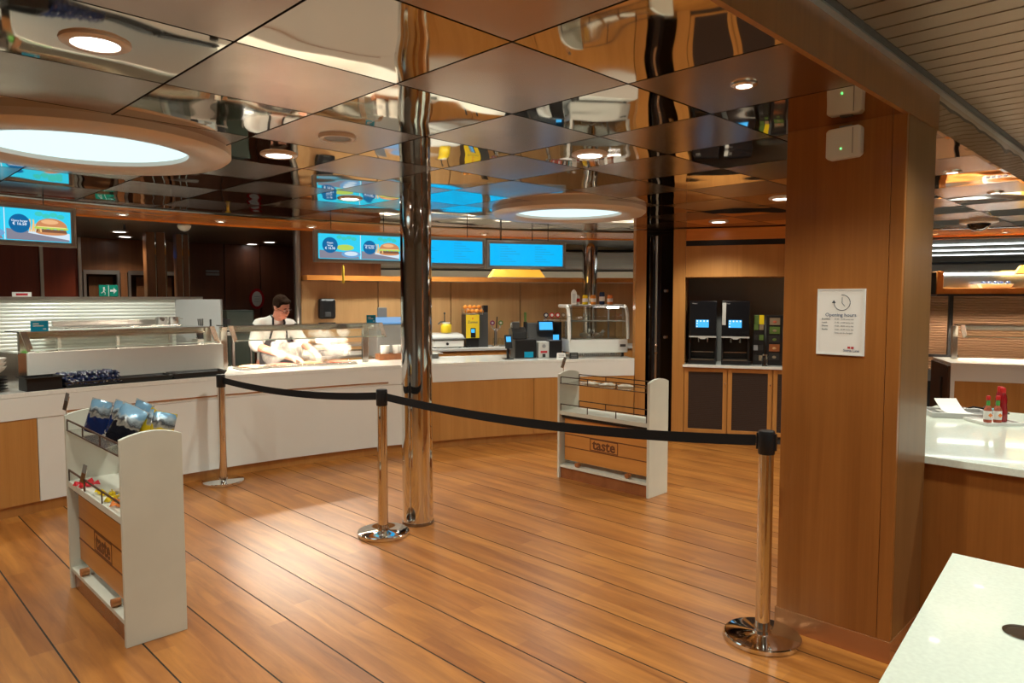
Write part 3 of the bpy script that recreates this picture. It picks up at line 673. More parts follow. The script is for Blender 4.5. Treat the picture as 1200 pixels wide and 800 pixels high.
def bag(x, y, z, w, h, mat, label, rx=0, rz=0, th=.045, ry=0):
    o = thing('snack_bag', label, 'snack bag', (x, y, z), 0, 'crisp packets in the top of the near cart'); o.rotation_euler = (rx, ry, rz)
    n, m = 10, 12; vs = []; fs = []
    for side in (-1, 1):
        for j in range(m+1):
            v = j/m
            for i in range(n+1):
                u = i/n; bul = (max(0, math.sin(PI*u))**.6) * (max(0, math.sin(PI*min(1, max(0, (v-.06)/.88))))**.55)
                wr = .004*math.sin(9*u + 13*v + 5*x)*bul
                vs.append(((u-.5)*w*(1-.08*bul), side*(th*.5*bul + .0012) + wr, v*h))
    F = (n+1)*(m+1)
    for j in range(m):
        for i in range(n):
            q = (j*(n+1)+i, j*(n+1)+i+1, (j+1)*(n+1)+i+1, (j+1)*(n+1)+i); fs += [q, tuple(F+k for k in q[::-1])]
    for j in range(m):
        fs += [(j*(n+1), (j+1)*(n+1), F+(j+1)*(n+1), F+j*(n+1)), (j*(n+1)+n, F+j*(n+1)+n, F+(j+1)*(n+1)+n, (j+1)*(n+1)+n)]
    for i in range(n): fs += [(i, F+i, F+i+1, i+1), (m*(n+1)+i, m*(n+1)+i+1, F+m*(n+1)+i+1, F+m*(n+1)+i)]
    MB().add(vs, fs).build('pouch', mat, o, smooth=70)
    for z0 in (.0, h-.014): MB().box(-w/2, w/2, -.002, .002, z0, z0+.014).build('crimped_seam', 'light_grey' if mat != 'bag_yellow' else 'bag_gold', o)
    return o
zc = .894
W_ = R_(-90)
bag(1.055, 4.22, zc, .15, .185, 'bag_navy', 'blue crisp packet with navy foot, first at the far end of the cart', rx=R_(-14), ry=R_(8), rz=W_ + R_(25))
bag(1.115, 4.08, zc, .15, .185, 'bag_navy', 'blue crisp packet with navy foot, second in the row on the cart', rx=R_(-16), ry=R_(10), rz=W_ + R_(20))
bag(1.19, 3.97, zc, .15, .19, 'bag_navy', 'blue crisp packet tucked behind the others on the cart', rx=R_(-10), ry=R_(12), rz=W_ + R_(15))
bag(1.065, 3.86, zc, .16, .20, 'bag_black', 'large crisp packet with dark foot leaning in the middle of the cart', rx=R_(-20), ry=R_(20), rz=W_ + R_(30))
bag(1.175, 3.79, zc, .145, .165, 'bag_yellow', 'crisp packet with yellow foot leaning low on the cart', rx=R_(-15), ry=R_(28), rz=W_ + R_(25))
bag(1.19, 3.64, zc, .12, .17, 'bag_yellow', 'crisp packet with yellow foot nearest the front end of the cart', rx=R_(-8), ry=R_(10), rz=W_ + R_(40))
def candy(x, y, z, mat, label, rz):
    o = thing('sweet', label, 'sweet', (x, y, z), rz, 'wrapped sweets on the near cart')
    MB().sphere((0, 0, .013), .022, 10, (1.15, .8, .6)).build('wrapper', mat, o, smooth=60)
    for s in (-1, 1): MB().add([(s*.02, -.004, .010), (s*.02, .004, .010), (s*.02, 0, .018), (s*.05, -.016, .004), (s*.05, .016, .004), (s*.046, 0, .028)], [(0,1,4,3),(1,2,5,4),(2,0,3,5),(0,2,1),(3,4,5)]).build('twist', mat, o)
for x, y, m, lab in ((1.02, 4.30, 'candy_red', 'red wrapped sweet near the far end of the middle shelf'), (1.03, 4.23, 'candy_red', 'red wrapped sweet beside the price clip'),
                     (1.20, 4.02, 'candy_red', 'red wrapped sweet at the back of the middle shelf'), (1.20, 3.92, 'candy_red', 'red wrapped sweet at the back, closer to the end panel'),
                     (1.03, 4.02, 'candy_yellow', 'yellow wrapped sweet at the front of the middle shelf'), (1.06, 3.94, 'candy_yellow', 'yellow wrapped sweet left of the orange one'),
                     (1.045, 3.86, 'candy_yellow', 'yellow wrapped sweet next to the orange sweet'), (1.03, 3.70, 'candy_orange', 'orange wrapped sweet by the near end panel'), (1.10, 3.99, 'candy_white', 'cream wrapped sweet among the yellow ones'), (1.05, 3.76, 'candy_orange', 'orange wrapped sweet behind the guard rail')):
    candy(x, y, .611, m, lab, random.uniform(0, 3))
for k, (y, lab) in enumerate(((3.95, 'first'), (3.78, 'middle'), (3.6, 'last'))):
    o = bag(4.88, y, .866, .10, .13, 'bag_cream', 'small clear packet lying flat on the far cart, %s of three' % lab, rx=R_(90), rz=R_(20*k), th=.03); o['group'] = 'packets on the far cart'

# ================================================================== HANGING MENU SCREENS
def disc2(x, z, rx, rz, n=28, t0=0, t1=360):
    return [(x + rx*math.cos(R_(t0 + (t1-t0)*i/n)), z + rz*math.sin(R_(t0 + (t1-t0)*i/n))) for i in range(n + (0 if t1-t0 >= 360 else 1))]
def flat(poly, y, name, mat, parent, th=.0008): return MB().prism(poly, 'y', y-th, y).build(name, mat, parent)
def burger(s, y, x, z, k):
    flat(disc2(x, z-.012*k, .5*k*.55, .05*k), y-.0010, 'bun_foot', 's_bun', s)
    flat([(x-.27*k, z-.01*k), (x+.27*k, z-.01*k), (x+.25*k, z+.05*k), (x-.25*k, z+.05*k)], y-.0020, 'patty', 's_patty', s)
    flat([(x-.30*k+.06*k*i, z+(.045 if i % 2 else .06)*k) for i in range(11)] + [(x+.27*k, z+.10*k), (x-.27*k, z+.10*k)], y-.0030, 'salad_leaf', 's_lettuce', s)
    flat([(x-.26*k, z+.085*k), (x+.26*k, z+.085*k), (x+.22*k, z+.105*k), (x-.22*k, z+.105*k)], y-.0036, 'cheese', 's_cheese', s)
    flat(disc2(x, z+.10*k, .27*k, .16*k, 20, 0, 180), y-.0042, 'bun_top', 's_bun', s)
    flat(disc2(x-.03*k, z+.19*k, .15*k, .045*k, 18), y-.0048, 'bun_shine', 's_bunlight', s)
def fries(s, y, x, z, k):
    for i in range(6):
        x0 = x + (i-2.5)*.035*k
        flat([(x0-.012*k, z), (x0+.014*k, z), (x0+.014*k+.02*k*math.sin(i*2), z+(.18+.04*math.cos(i*3))*k), (x0-.012*k+.02*k*math.sin(i*2), z+(.18+.04*math.cos(i*3))*k)], y-.0012-.0002*i, 'chip', 's_fries', s)
def badge(s, y, x, z, r, lines, sizes):
    b = flat(disc2(x, z, r, r, 36), y-.0055, 'price_badge', 's_badge', s)
    zz = z + r*.28
    for t, k in zip(lines, sizes):
        text('price_lettering', t, r*k, 's_white', s, (x, y-.0075, zz)); zz -= r*(k*.75+.12)
def screen(label, a, w, h, z, R=7.66, kind='menu'):
    s = onring('menu_screen', label, 'menu screen', R, a, z, 'hanging menu screens')
    MB().box(-w/2, w/2, -.03, .05, 0, h).build('casing', 'bezel', s, bevel=.004)
    b = MB(); fw = .014
    for q in ((-w/2-.004, w/2+.004, -.004, fw), (-w/2-.004, w/2+.004, h-fw, h+.004), (-w/2-.004, -w/2+fw, fw, h-fw), (w/2-fw, w/2+.004, fw, h-fw)): b.box(q[0], q[1], -.040, -.031, q[2], q[3])
    b.build('frame', 'alu', s)
    for x in (-w*.3, w*.3): MB().cone((x, .04, h), (x, .04, CEIL-z+.0), .004, n=8).build('hanger', 'black', s)
    y = -.032; m = .034
    p = MB().box(-w/2+m, w/2-m, y-.002, -.0305, m, h-m).build('display', 's_blue' if kind == 'menu' else 's_cyan', s); y -= .0021
    x0, x1, z0, z1 = -w/2+m, w/2-m, m, h-m
    if kind == 'menu':
        for cx in (-w*.24, w*.2):
            for k in range(7):
                ln = w*(.10 + .05*((k*5) % 4)); zz = z1 - .03 - .028*k
                flat([(cx-w*.1, zz), (cx-w*.1+ln, zz), (cx-w*.1+ln, zz+.006), (cx-w*.1, zz+.006)], y, 'menu_line', 's_text', p)
    if kind == 'burger':
        flat([(x0+.02, z0+.012), (x1-.02, z0+.012), (x1-.08, z0+.075), (x0+.05, z0+.105), (x0+.02, z0+.09)], y, 'table_top', 's_table', p)
        flat([(x1-.60, z0+.075), (x1-.16, z0+.03), (x1-.05, z0+.05), (x1-.03, z0+.10), (x1-.15, z0+.10), (x1-.55, z0+.115)], y-.0006, 'serving_board', 's_tray', p)
        for i in range(5): flat(disc2(x1-.36+.065*i, z1-.022-.012*(i % 2), .03, .018, 10), y-.0003, 'leaf', 's_leaf', p)
        fries(p, y, x1-.40, z0+.085, .45); burger(p, y, x1-.20, z0+.10, .42)
        badge(p, y, x1-.60, z0+.135, .095, ('Classy burger', '€ 16.50'), (.30, .46))
        flat(disc2(x0+.06, z0+.06, .10, .035, 20), y-.0008, 'plate_picture', 's_tray', p)
    if kind == 'two':
        xm = x0 + (x1-x0)*.50
        flat([(xm-.003, z0), (xm+.003, z0), (xm+.003, z1), (xm-.003, z1)], y-.0002, 'divider', 's_tray', p)
        for xa, xb in ((x0, xm), (xm, x1)):
            flat([(xa+.01, z0+.005), (xb-.01, z0+.005), (xb-.04, z0+.06), (xa+.01, z0+.085)], y, 'table_top', 's_table', p)
            for i in range(4): flat(disc2(xb-.22+.05*i, z1-.03-.012*(i % 2), .028, .018, 10), y-.0003, 'leaf', 's_leaf', p)
        flat(disc2(xm-.16, z0+.115, .09, .03, 20), y-.0006, 'salad_picture', 's_lettuce', p)
        flat(disc2(xm-.10, z0+.05, .10, .035, 20), y-.0008, 'plate_picture', 's_shade', p); flat(disc2(xm-.10, z0+.055, .07, .022, 20), y-.0012, 'plate_food', 's_tray', p)
        flat([(xm+.15, z0+.06), (x1-.01, z0+.02), (x1-.01, z0+.07), (xm+.16, z0+.085)], y-.0006, 'serving_board', 's_tray', p)
        fries(p, y, xm+.20, z0+.07, .42); burger(p, y, xm+.31, z0+.075, .40)
        badge(p, y, x0+.115, z0+.135, .078, ('Classic', 'Wrap', '€ 16.50'), (.30, .30, .42)); badge(p, y, xm+.095, z0+.125, .070, ('Classy burger', '€ 16.50'), (.28, .42))
    return s
screen('hanging screen with a large burger picture above the raised white panel', -8.62, .96, .305, 2.015, kind='two')
screen('hanging screen showing two dishes with blue price badges', 13.82, .93, .315, 1.975, kind='two')
screen('plain blue menu screen next to the chrome column', 20.85, .92, .31, 1.962)
screen('plain blue menu screen at the end of the hanging row', 27.95, .93, .31, 1.945)
# yellow canopies under the soffit
def yshade(label, R, a, z, w):
    s = onring('yellow_canopy', label, 'canopy lamp', R, a, z)
    MB().add([(-w/2, -.10, 0), (w/2, -.10, 0), (w/2, .10, 0), (-w/2, .10, 0), (-w/2+.05, -.04, .095), (w/2-.05, -.04, .095), (w/2-.05, .04, .095), (-w/2+.05, .04, .095)],
             [(0,3,2,1),(4,5,6,7),(0,1,5,4),(1,2,6,5),(2,3,7,6),(3,0,4,7)]).build('shade', 'yellow_shade', s, bevel=.004)
    MB().box(-w/2-.005, w/2+.005, -.105, .105, -.008, .0).build('light_panel', 'cream', s)
    for x in (-w*.3, w*.3): MB().cone((x, 0, .095), (x, 0, CEIL-.006-z), .006, n=6).build('hanger', 'black', s)
yshade('glowing yellow trapezoid canopy hanging under the last menu screen', 8.3, 28.55, 1.868, .68)
yshade('glowing yellow canopy over the far counter past the pillar', 8.3, 72.2, 1.90, .75)

# ================================================================== DRINKS BAR
bc = thing('back_counter', 'low wood back counter with pale top below the bar wall', 'counter', (*P(9.6, 28), 0))
MB().arc(9.32, 9.945, 19.8, 44, .90, .935).build('worktop', 'light_grey', bc, bevel=.003, world=True)
MB().arc(9.37, 9.92, 19.8, 44, 0, .898).build('carcass', 'wood_cabinet', bc, world=True)
for k in range(7):
    a = 20.2 + 3.15*k; d = MB().arc(9.345, 9.369, a+.05, a+3.1, .12, .875, 3).build('door', 'wood_cabinet', bc, world=True)
    MB().arc(9.325, 9.343, a+(2.65 if k % 2 else .35), a+(2.75 if k % 2 else .45), .62, .78, 1).build('handle', 'black', d)
# contact grill
g = onring('contact_grill', 'white contact grill with raised lid on the back counter', 'grill', 9.60, 24.75, .935)
MB().box(-.22, .22, -.16, .16, .012, .11).build('body', 'plastic_white', g, bevel=.01)
MB().box(-.20, .20, -.165, -.16, .03, .095).build('front_panel', 'paper_white', g)
MB().prism([(-.165, .118), (.16, .118), (.16, .20), (-.10, .185), (-.165, .15)], 'x', -.22, .22).build('lid', 'light_grey', g, bevel=.008)
MB().box(-.235, .235, -.18, -.165, .118, .135).build('lid_handle', 'mid_grey', g, bevel=.004)
MB().cone((-.02, -.166, .06), (-.02, -.19, .06), .018, n=14).build('knob', 'black', g, smooth=40)
for x in (-.18, .18): MB().cyl(x, -.1, 0, .012, .02, 10).build('foot', 'black', g)
b_ = onring('sauce_pump', 'yellow sauce tub with pump on top of the contact grill', 'sauce pump', 9.66, 24.9, 1.137)
MB().lathe([(.07, 0), (.075, .01), (.075, .10), (.06, .12), (.05, .125)], n=20).build('tub', 'yellow', b_, smooth=40)
MB().lathe([(.055, .122), (.055, .142), (.0001, .143)], n=20).build('lid', 'plastic_white', b_, smooth=40)
MB().tube([(-.02, 0, .14), (-.02, 0, .26)], .008, 8).sphere((-.02, 0, .27), .016, 10).build('pump_rod', 'dark_grey', b_, smooth=50)
MB().tube([(-.02, 0, .15), (-.08, -.02, .15), (-.12, -.03, .12)], .01, 8).build('spout', 'dark_grey', b_, smooth=50)
# cable tangle and small scale
t_ = onring('small_cable', 'loose black cable on the back counter by the juicer', 'cable', 9.47, 26.25, .935)
MB().tube([(-.07+.014*i, .02*math.sin(i*1.7), .012+.008*abs(math.sin(i*2.3))) for i in range(11)], .009, 6).build('cord', 'black', t_, smooth=50)
t_ = onring('kitchen_scale', 'grey flat scale on the main counter beside the chrome column', 'scale', 8.2, 20.5, .92)
MB().box(-.12, .12, -.10, .10, 0, .05).build('body', 'mid_grey', t_, bevel=.006); MB().box(-.16, .16, -.13, .13, .056, .068).build('pan', 'steel', t_, bevel=.004); MB().cyl(0, 0, .05, .056, .03, 12).build('pan_support', 'black', t_)
# orange juicer
j = onring('juice_machine', 'orange juicer with yellow front and basket of oranges', 'juicer', 9.62, 27.3, .935)
MB().box(-.16, .02, -.14, .14, .0, .13).build('foot', 'black', j, bevel=.006)
MB().box(-.16, .02, -.14, .14, .13, .45).build('body', 'black', j, bevel=.006)
fp = MB().box(-.165, .025, -.155, -.142, .13, .45).build('front_panel', 'yellow', j, bevel=.004)
MB().box(-.10, -.03, -.162, -.156, .135, .27).build('outlet', 'black', j, bevel=.003); MB().box(-.095, -.045, -.166, -.163, .205, .255).build('touch_screen', 's_small', j)
text('maker_lettering', 'Zumex', .05, 'ink_blue', j, (-.07, -.1565, .35)); MB().sphere((-.07, -.156, .40), .014, 10, (1, .2, 1)).build('maker_mark', 'orange', j, smooth=60)
MB().box(.025, .16, -.12, .14, .0, .48).build('peel_bin', 'dark_grey', j, bevel=.006)
MB().box(.11, .17, -.08, .02, .48, .58).build('feed_tower', 'black', j, bevel=.004)
bs = MB()
for z in (.47, .53): bs.tube([(-.15, -.12, z), (.08, -.12, z), (.08, .12, z), (-.15, .12, z), (-.15, -.12, z)], .004, 6)
for x, y in ((-.15, -.12), (.08, -.12), (.08, .12), (-.15, .12)): bs.tube([(x, y, .45), (x, y, .535)], .004, 6)
bs.build('basket', 'steel', j)
MB().box(-.15, .08, -.12, .12, .452, .46).build('basket_floor', 'steel', j)
px = P(9.62, 27.3)
for k in range(12):
    i, r_ = k % 4, k // 4
    lx, ly, lz = -.115 + .064*i - (.03 if r_ == 2 else 0), (-.08, .0, -.04)[r_], .935 + .494 + (0, 0, .058)[r_]
    A = R_(-27.3); wx = px[0] + lx*math.cos(A) - ly*math.sin(A); wy = px[1] + lx*math.sin(A) + ly*math.cos(A)
    tag(MB().sphere((0, 0, 0), .032, 12).build('orange_fruit', 'orange', smooth=80), ('orange in the front row of the juicer basket, %s from the end', 'orange in the rear row of the juicer basket, %s from the end', 'orange heaped on top of the juicer basket, %s from the end')[r_] % ('first', 'second', 'third', 'fourth')[i], 'orange', 'oranges on the juicer').location = (wx, wy, lz)
# beer taps with medallions
t_ = onring('tap_tower', 'slim chrome tap tower with two round coloured badges', 'tap', 9.55, 29.0, .935)
MB().lathe([(.05, 0), (.05, .012), (.024, .02), (.022, .24), (.03, .26), (.0001, .27)], n=20).build('column', 'chrome', t_, smooth=40)
for s, m in ((-1, 'plum'), (1, 'tea_green')):
    MB().tube([(0, 0, .22), (s*.05, -.02, .26), (s*.065, -.03, .30)], .009, 8).build('arm', 'chrome', t_, smooth=50)
    bb = MB().cone((s*.06, -.03, .335), (s*.06, -.05, .335), .034, n=20).build('badge', m, t_, smooth=40); MB().cone((s*.06, -.0505, .335), (s*.06, -.052, .335), .016, n=14).build('badge_centre', 'light_grey', bb)
MB().tube([(.01, 0, .26), (.02, 0, .42)], .008, 8).build('lever', 'black', t_, smooth=50)
t_ = onring('faucet', 'tall chrome faucet with bent spout behind the card terminal', 'faucet', 9.5, 30.25, .935)
MB().tube([(0, 0, 0), (0, 0, .28), (.0, -.02, .34), (0, -.06, .355), (0, -.12, .33), (0, -.14, .28)], .02, 10).build('spout', 'chrome', t_, smooth=50)
MB().lathe([(.035, 0), (.035, .03), (.022, .04)], n=16).build('base', 'chrome', t_, smooth=40); MB().tube([(.02, 0, .08), (.08, 0, .10)], .008, 8).build('lever', 'chrome', t_, smooth=50)
# rows of upside-down glasses
for k in range(9):
    gl = onring('drinking_glass', 'clear drinking glass upturned on the back counter behind the till, %s in its row' % ('first', 'second', 'third', 'fourth', 'fifth', 'sixth', 'seventh', 'eighth', 'ninth')[k], 'glass', 9.72, 29.2 + .42*k, .935, 'upturned glasses')
    MB().lathe([(.033, 0), (.028, .11), (.0001, .112), (.0001, .106), (.025, .105), (.030, 0)], n=14).build('tumbler', 'glass', gl, smooth=40)
tr = onring('tap_rail', 'chrome beer tap rail with five round badges behind the till', 'tap rail', 9.5, 34.3, .935)
MB().tube([(-.20, 0, .38), (.20, 0, .38)], .022, 12).build('rail', 'chrome', tr, smooth=50)
for x in (-.14, .14): MB().cyl(x, 0, 0, .37, .028, 14).build('stand', 'chrome', tr, smooth=40)
for k, m in enumerate(('navy', 'candy_red', 'candy_red', 'navy', 'teal')):
    x = -.17 + .085*k; bd = MB().cone((x, -.03, .44), (x, -.045, .44), .034, n=18).build('badge', m, tr, smooth=40)
    MB().cone((x, -.046, .44), (x, -.048, .44), .02, n=14).build('badge_centre', 'paper', bd); MB().tube([(x, -.01, .39), (x, -.02, .42)], .008, 6).build('tap', 'chrome', tr)

# till area on the main counter
t_ = onring('card_terminal', 'black card terminal on a stand with lit blue screen', 'card terminal', 7.72, 26.5, .92)
MB().box(-.055, .055, -.05, .05, 0, .012).build('base', 'black', t_, bevel=.004); MB().cyl(0, .0, .012, .16, .018, 12).build('stand', 'black', t_, smooth=40)
M_ = Matrix.Translation((0, -.01, .20)) @ Matrix.Rotation(R_(-15), 4, 'X')
MB().boxm(M_, .085, .03, .16).build('handset', 'black', t_, bevel=.008); MB().boxm(M_ @ Matrix.Translation((0, -.0165, .025)), .055, .003, .06).build('display', 's_small', t_)
t_ = onring('till_printer', 'bulky black till unit with blue label on its front', 'till', 7.86, 28.2, .92)
MB().box(-.13, .13, -.10, .12, 0, .22).build('body', 'black', t_, bevel=.012)
MB().prism([(-.08, .22), (.11, .22), (.11, .34), (.0, .36), (-.06, .30)], 'x', -.15, .02).build('scanner_head', 'black', t_, bevel=.01)
MB().box(-.02, .09, -.104, -.101, .01, .075).build('front_label', 'blue_sign', t_)
MB().tube([(.03, .02, .22), (.03, .02, .42)], .022, 12).build('lamp_stem', 'black', t_, smooth=50); MB().cone((.03, .02, .42), (.03, .02, .53), .013, .016, 12).build('green_tip', 'tea_green', t_, smooth=40)
MB().box(-.13, -.05, -.02, .06, .34, .42).build('scanner_cap', 'dark_grey', t_, bevel=.01)
t_ = onring('till_display', 'tilted touch till with small blue customer screen', 'till', 8.12, 30.35, .92)
MB().prism([(-.12, 0), (.14, 0), (.12, .38), (.02, .40)], 'x', -.17, .15).build('stand', 'dark_grey', t_, bevel=.01)
M_ = Matrix.Translation((.03, -.10, .36)) @ Matrix.Rotation(R_(-12), 4, 'X')
MB().boxm(M_, .20, .02, .125).build('customer_screen', 'black', t_, bevel=.004); MB().boxm(M_ @ Matrix.Translation((0, -.011, 0)), .165, .002, .095).build('display', 's_small', t_)

MB().boxm(Matrix.Translation((.21, .02, .24)) @ Matrix.Rotation(R_(20), 4, 'Z'), .03, .16, .34).build('side_pillar', 'black', t_, bevel=.006)
t_ = onring('napkin_holder', 'pale grey square napkin holder with printed front', 'napkin holder', 7.78, 29.75, .92)
MB().box(-.065, .065, -.05, .08, 0, .19).build('body', 'light_grey', t_, bevel=.006); MB().cone((.0, -.051, .14), (0, -.0535, .14), .022, n=16).build('emblem', 'ink_grey', t_); MB().box(-.04, .04, -.053, -.051, .06, .085).build('printed_strip', 'ink_red', t_)
MB().box(-.018, .018, -.054, -.051, .012, .05).build('slot', 'black', t_)
t_ = onring('receipt_printer', 'black box with lit blue screen edge next to the napkin holder', 'printer', 7.82, 30.9, .92)
MB().box(-.075, .075, -.07, .10, 0, .20).build('body', 'black', t_, bevel=.006); MB().box(.02, .09, .105, .115, .12, .26).build('side_screen', 's_small', t_); MB().box(-.06, .06, -.02, .04, .2, .204).build('paper_slot', 'mid_grey', t_)
for a, m, mm, lab in ((30.95, 'paper', 'ink_grey', 'small white printed card standing on the counter edge'), (32.1, 'black', 'mid_grey', 'small black card standing below the glass display case')):
    t_ = onring('table_card', lab, 'card', 7.58, a, .92)
    MB().prism([(-.02, 0), (.02, 0), (.002, .07), (-.002, .07)], 'x', -.05, .05).build('card_fold', m, t_)
    for k in range(3): MB().boxm(Matrix.Translation((0, -.0165+.004*k, .02+.016*k)) @ Matrix.Rotation(R_(-14.5), 4, 'X'), .07, .001, .006).build('print_line', mm, t_)

# glass display case
dc = onring('display_case', 'white refrigerated glass display case on the counter', 'display case', 7.94, 34.72, .92)
w = .36
MB().box(-w, w, -.22, .26, .05, .21).build('base', 'plastic_white', dc, bevel=.015)
for x in (-w+.05, w-.05):
    for y in (-.16, .2): MB().cyl(x, y, 0, .05, .02, 10).build('foot', 'black', dc)
b = MB()
for k in range(24): b.box(-w+.06+.025*k, -w+.074+.025*k, -.19, -.18, .015, .052)
b.build('vent_grille', 'mid_grey', dc)
MB().box(w-.10, w-.03, -.223, -.22, .12, .15).build('thermostat', 'dark_grey', dc)
sidep = [(-.22, .21), (.25, .21), (.25, .60), (-.09, .60), (-.15, .57), (-.19, .48)]
for x in (-w, w-.006): MB().prism([(y*.97, z) for y, z in sidep], 'x', x, x+.006).build('side_glass', 'glass', dc)
for x in (-w-.012, w-.012):
    b = MB()
    for (y0, z0), (y1, z1) in zip(sidep[2:] + sidep[:1], sidep[3:] + sidep[:1] + sidep[:1]):
        if (y0, z0) != (y1, z1): b.cone((x+.012, y0, z0), (x+.012, y1, z1), .021, n=10)
    b.build('side_frame', 'plastic_white', dc, smooth=40)
MB().prism([(-.219, .21), (-.213, .21), (-.184, .48), (-.145, .568), (-.150, .572), (-.189, .482)], 'x', -w+.01, w-.01).build('front_glass', 'glass', dc)
MB().box(-w+.01, w-.01, -.10, .25, .60, .618).build('top', 'light_grey', dc, bevel=.003)
MB().box(-w+.01, w-.01, .235, .25, .21, .60).build('rear_glass', 'glass', dc)
for x in (-w+.14, w-.10): MB().box(x-.01, x+.01, .22, .234, .21, .60).build('rear_frame', 'light_grey', dc)
MB().box(-w+.01, w-.01, -.14, .22, .415, .423).build('wire_shelf', 'light_grey', dc)
MB().box(-w+.03, w-.03, -.17, .2, .211, .222).build('tray', 'steel_bright', dc)
MB().cone((w-.2, -.02, .585), (w-.05, -.02, .585), .012, n=10).build('lamp', 'e_down', dc)  # glowing rod added inside the case to lighten the glass
for k, (x, y, lab) in enumerate(((.02, -.05, 'beside the glass'), (.10, .04, 'in the middle'), (-.12, .0, 'at the other side'))):
    A = R_(-34.72); q = P(7.94, 34.72)
    o = thing('pastry_bag', 'clear wrapped pastry inside the display case, ' + lab, 'pastry', (q[0]+x*math.cos(A)-y*math.sin(A), q[1]+x*math.sin(A)+y*math.cos(A), 1.143), k, 'wrapped pastries')
    MB().sphere((0, 0, .03), .05, 10, (1.2, .8, .6)).build('filling', 'bag_cream', o, smooth=70); MB().add([(-.05, 0, .04), (-.09, -.03, .07), (-.09, .03, .07), (-.08, 0, .10), (-.088, 0, .05)], [(0,1,3),(0,3,2),(0,2,4),(0,4,1),(1,4,2,3)]).build('wrapper_tail', 'light_grey', o)
cans = ((-.22, 'light_grey', 'silver'), (-.12, 'candy_yellow', 'yellow'), (-.02, 'orange', 'amber'), (.09, 'navy', 'tall navy'), (.19, 'candy_orange', 'orange'))
for k, (x, m, lab) in enumerate(cans):
    A = R_(-34.72); q = P(7.94, 34.72); hh = .15 if 'tall' in lab else .115
    o = thing('drink_can', lab + ' drink can standing on top of the display case', 'can', (q[0]+(x+.0)*math.cos(A)+.04*math.sin(A), q[1]+x*math.sin(A)-.04*math.cos(A), 1.538), 0, 'cans on the display case')
    MB().lathe([(.026, 0), (.033, .008), (.033, hh-.016), (.027, hh-.004), (.027, hh), (.024, hh-.003), (.0001, hh-.003)], n=18).build('body', m, o, smooth=40)
    MB().lathe([(.0335, hh*.28), (.0337, hh*.3), (.0337, hh*.62), (.0335, hh*.64)], n=18).build('label_band', 'paper' if m != 'light_grey' else 'red', o, smooth=40)
o = onring('price_holder', 'tall white arched price holder on the corner of the display case', 'price holder', 7.80, 32.6, 1.538)
MB().prism([(-.03, 0), (.03, 0), (.035, .14), (.022, .165), (.0, .18), (-.022, .165), (-.035, .14)], 'y', -.006, .006).build('stand', 'plastic_white', o, bevel=.003); MB().box(-.02, .02, -.008, -.0062, .02, .13).build('card', 'light_grey', o)

# ================================================================== COFFEE STATION
cf = thing('coffee_cabinet', 'tall wood cabinet niche with dark slatted doors holding the coffee machines', 'cabinet', (7.0, 4.32, 0), math.atan2(-.889, .458))
W2 = 1.62
MB().box(-.07, .065, 0, .62, 0, CEIL-.008).build('stile', 'wood_cabinet', cf, bevel=.003)
MB().box(W2-.065, W2+.05, 0, .62, 0, CEIL-.008).build('stile', 'wood_cabinet', cf, bevel=.003)
MB().box(.067, W2-.067, 0, .62, 1.85, 2.20).build('header', 'wood_cabinet', cf, bevel=.003)
MB().box(.067, W2-.067, .02, .60, 2.2, 2.26).build('shadow_gap', 'black', cf)
MB().box(.067, W2-.067, 0, .62, 2.26, CEIL-.008).build('top_rail', 'wood_soffit', cf, bevel=.003)
MB().box(.067, W2-.067, .58, .62, .87, 1.85).build('back_panel', 'mid_grey', cf)
MB().box(.05, W2-.05, -.02, .58, .835, .865).build('worktop', 'worktop', cf, bevel=.003)
MB().box(.067, W2-.067, .03, .58, .08, .834).build('carcass', 'wood_cabinet', cf)
MB().box(.067, W2-.067, .05, .58, 0, .08).build('plinth', 'dark_grey', cf)
for k in range(3):
    x0 = .07 + .475*k; x1 = x0 + .465; d = MB()
    for q in ((x0, x0+.045, .09, .83), (x1-.045, x1, .09, .83), (x0+.045, x1-.045, .09, .135), (x0+.045, x1-.045, .785, .83)): d.box(q[0], q[1], .005, .028, q[2], q[3])
    d = d.build('door', 'wood_cabinet', cf, bevel=.002)
    b = MB()
    for i in range(40): b.box(x0+.045, x1-.045, .012, .02, .137+.0162*i, .137+.0162*i+.0125)
    b.build('louvre_panel', 'dark_ribs', d); MB().box(x0+.045, x1-.045, .021, .027, .135, .785).build('panel_backing', 'black', d)
    MB().cone((x1-.02, .005, .66), (x1-.02, -.008, .66), .008, n=10).build('key_lock', 'steel_bright', d)
A_ = math.atan2(-.889, .458)
def incab(name, label, cat, x, y, z, group=None):
    return thing(name, label, cat, (7.0 + x*math.cos(A_) - y*math.sin(A_), 4.32 + x*math.sin(A_) + y*math.cos(A_), z), A_, group)
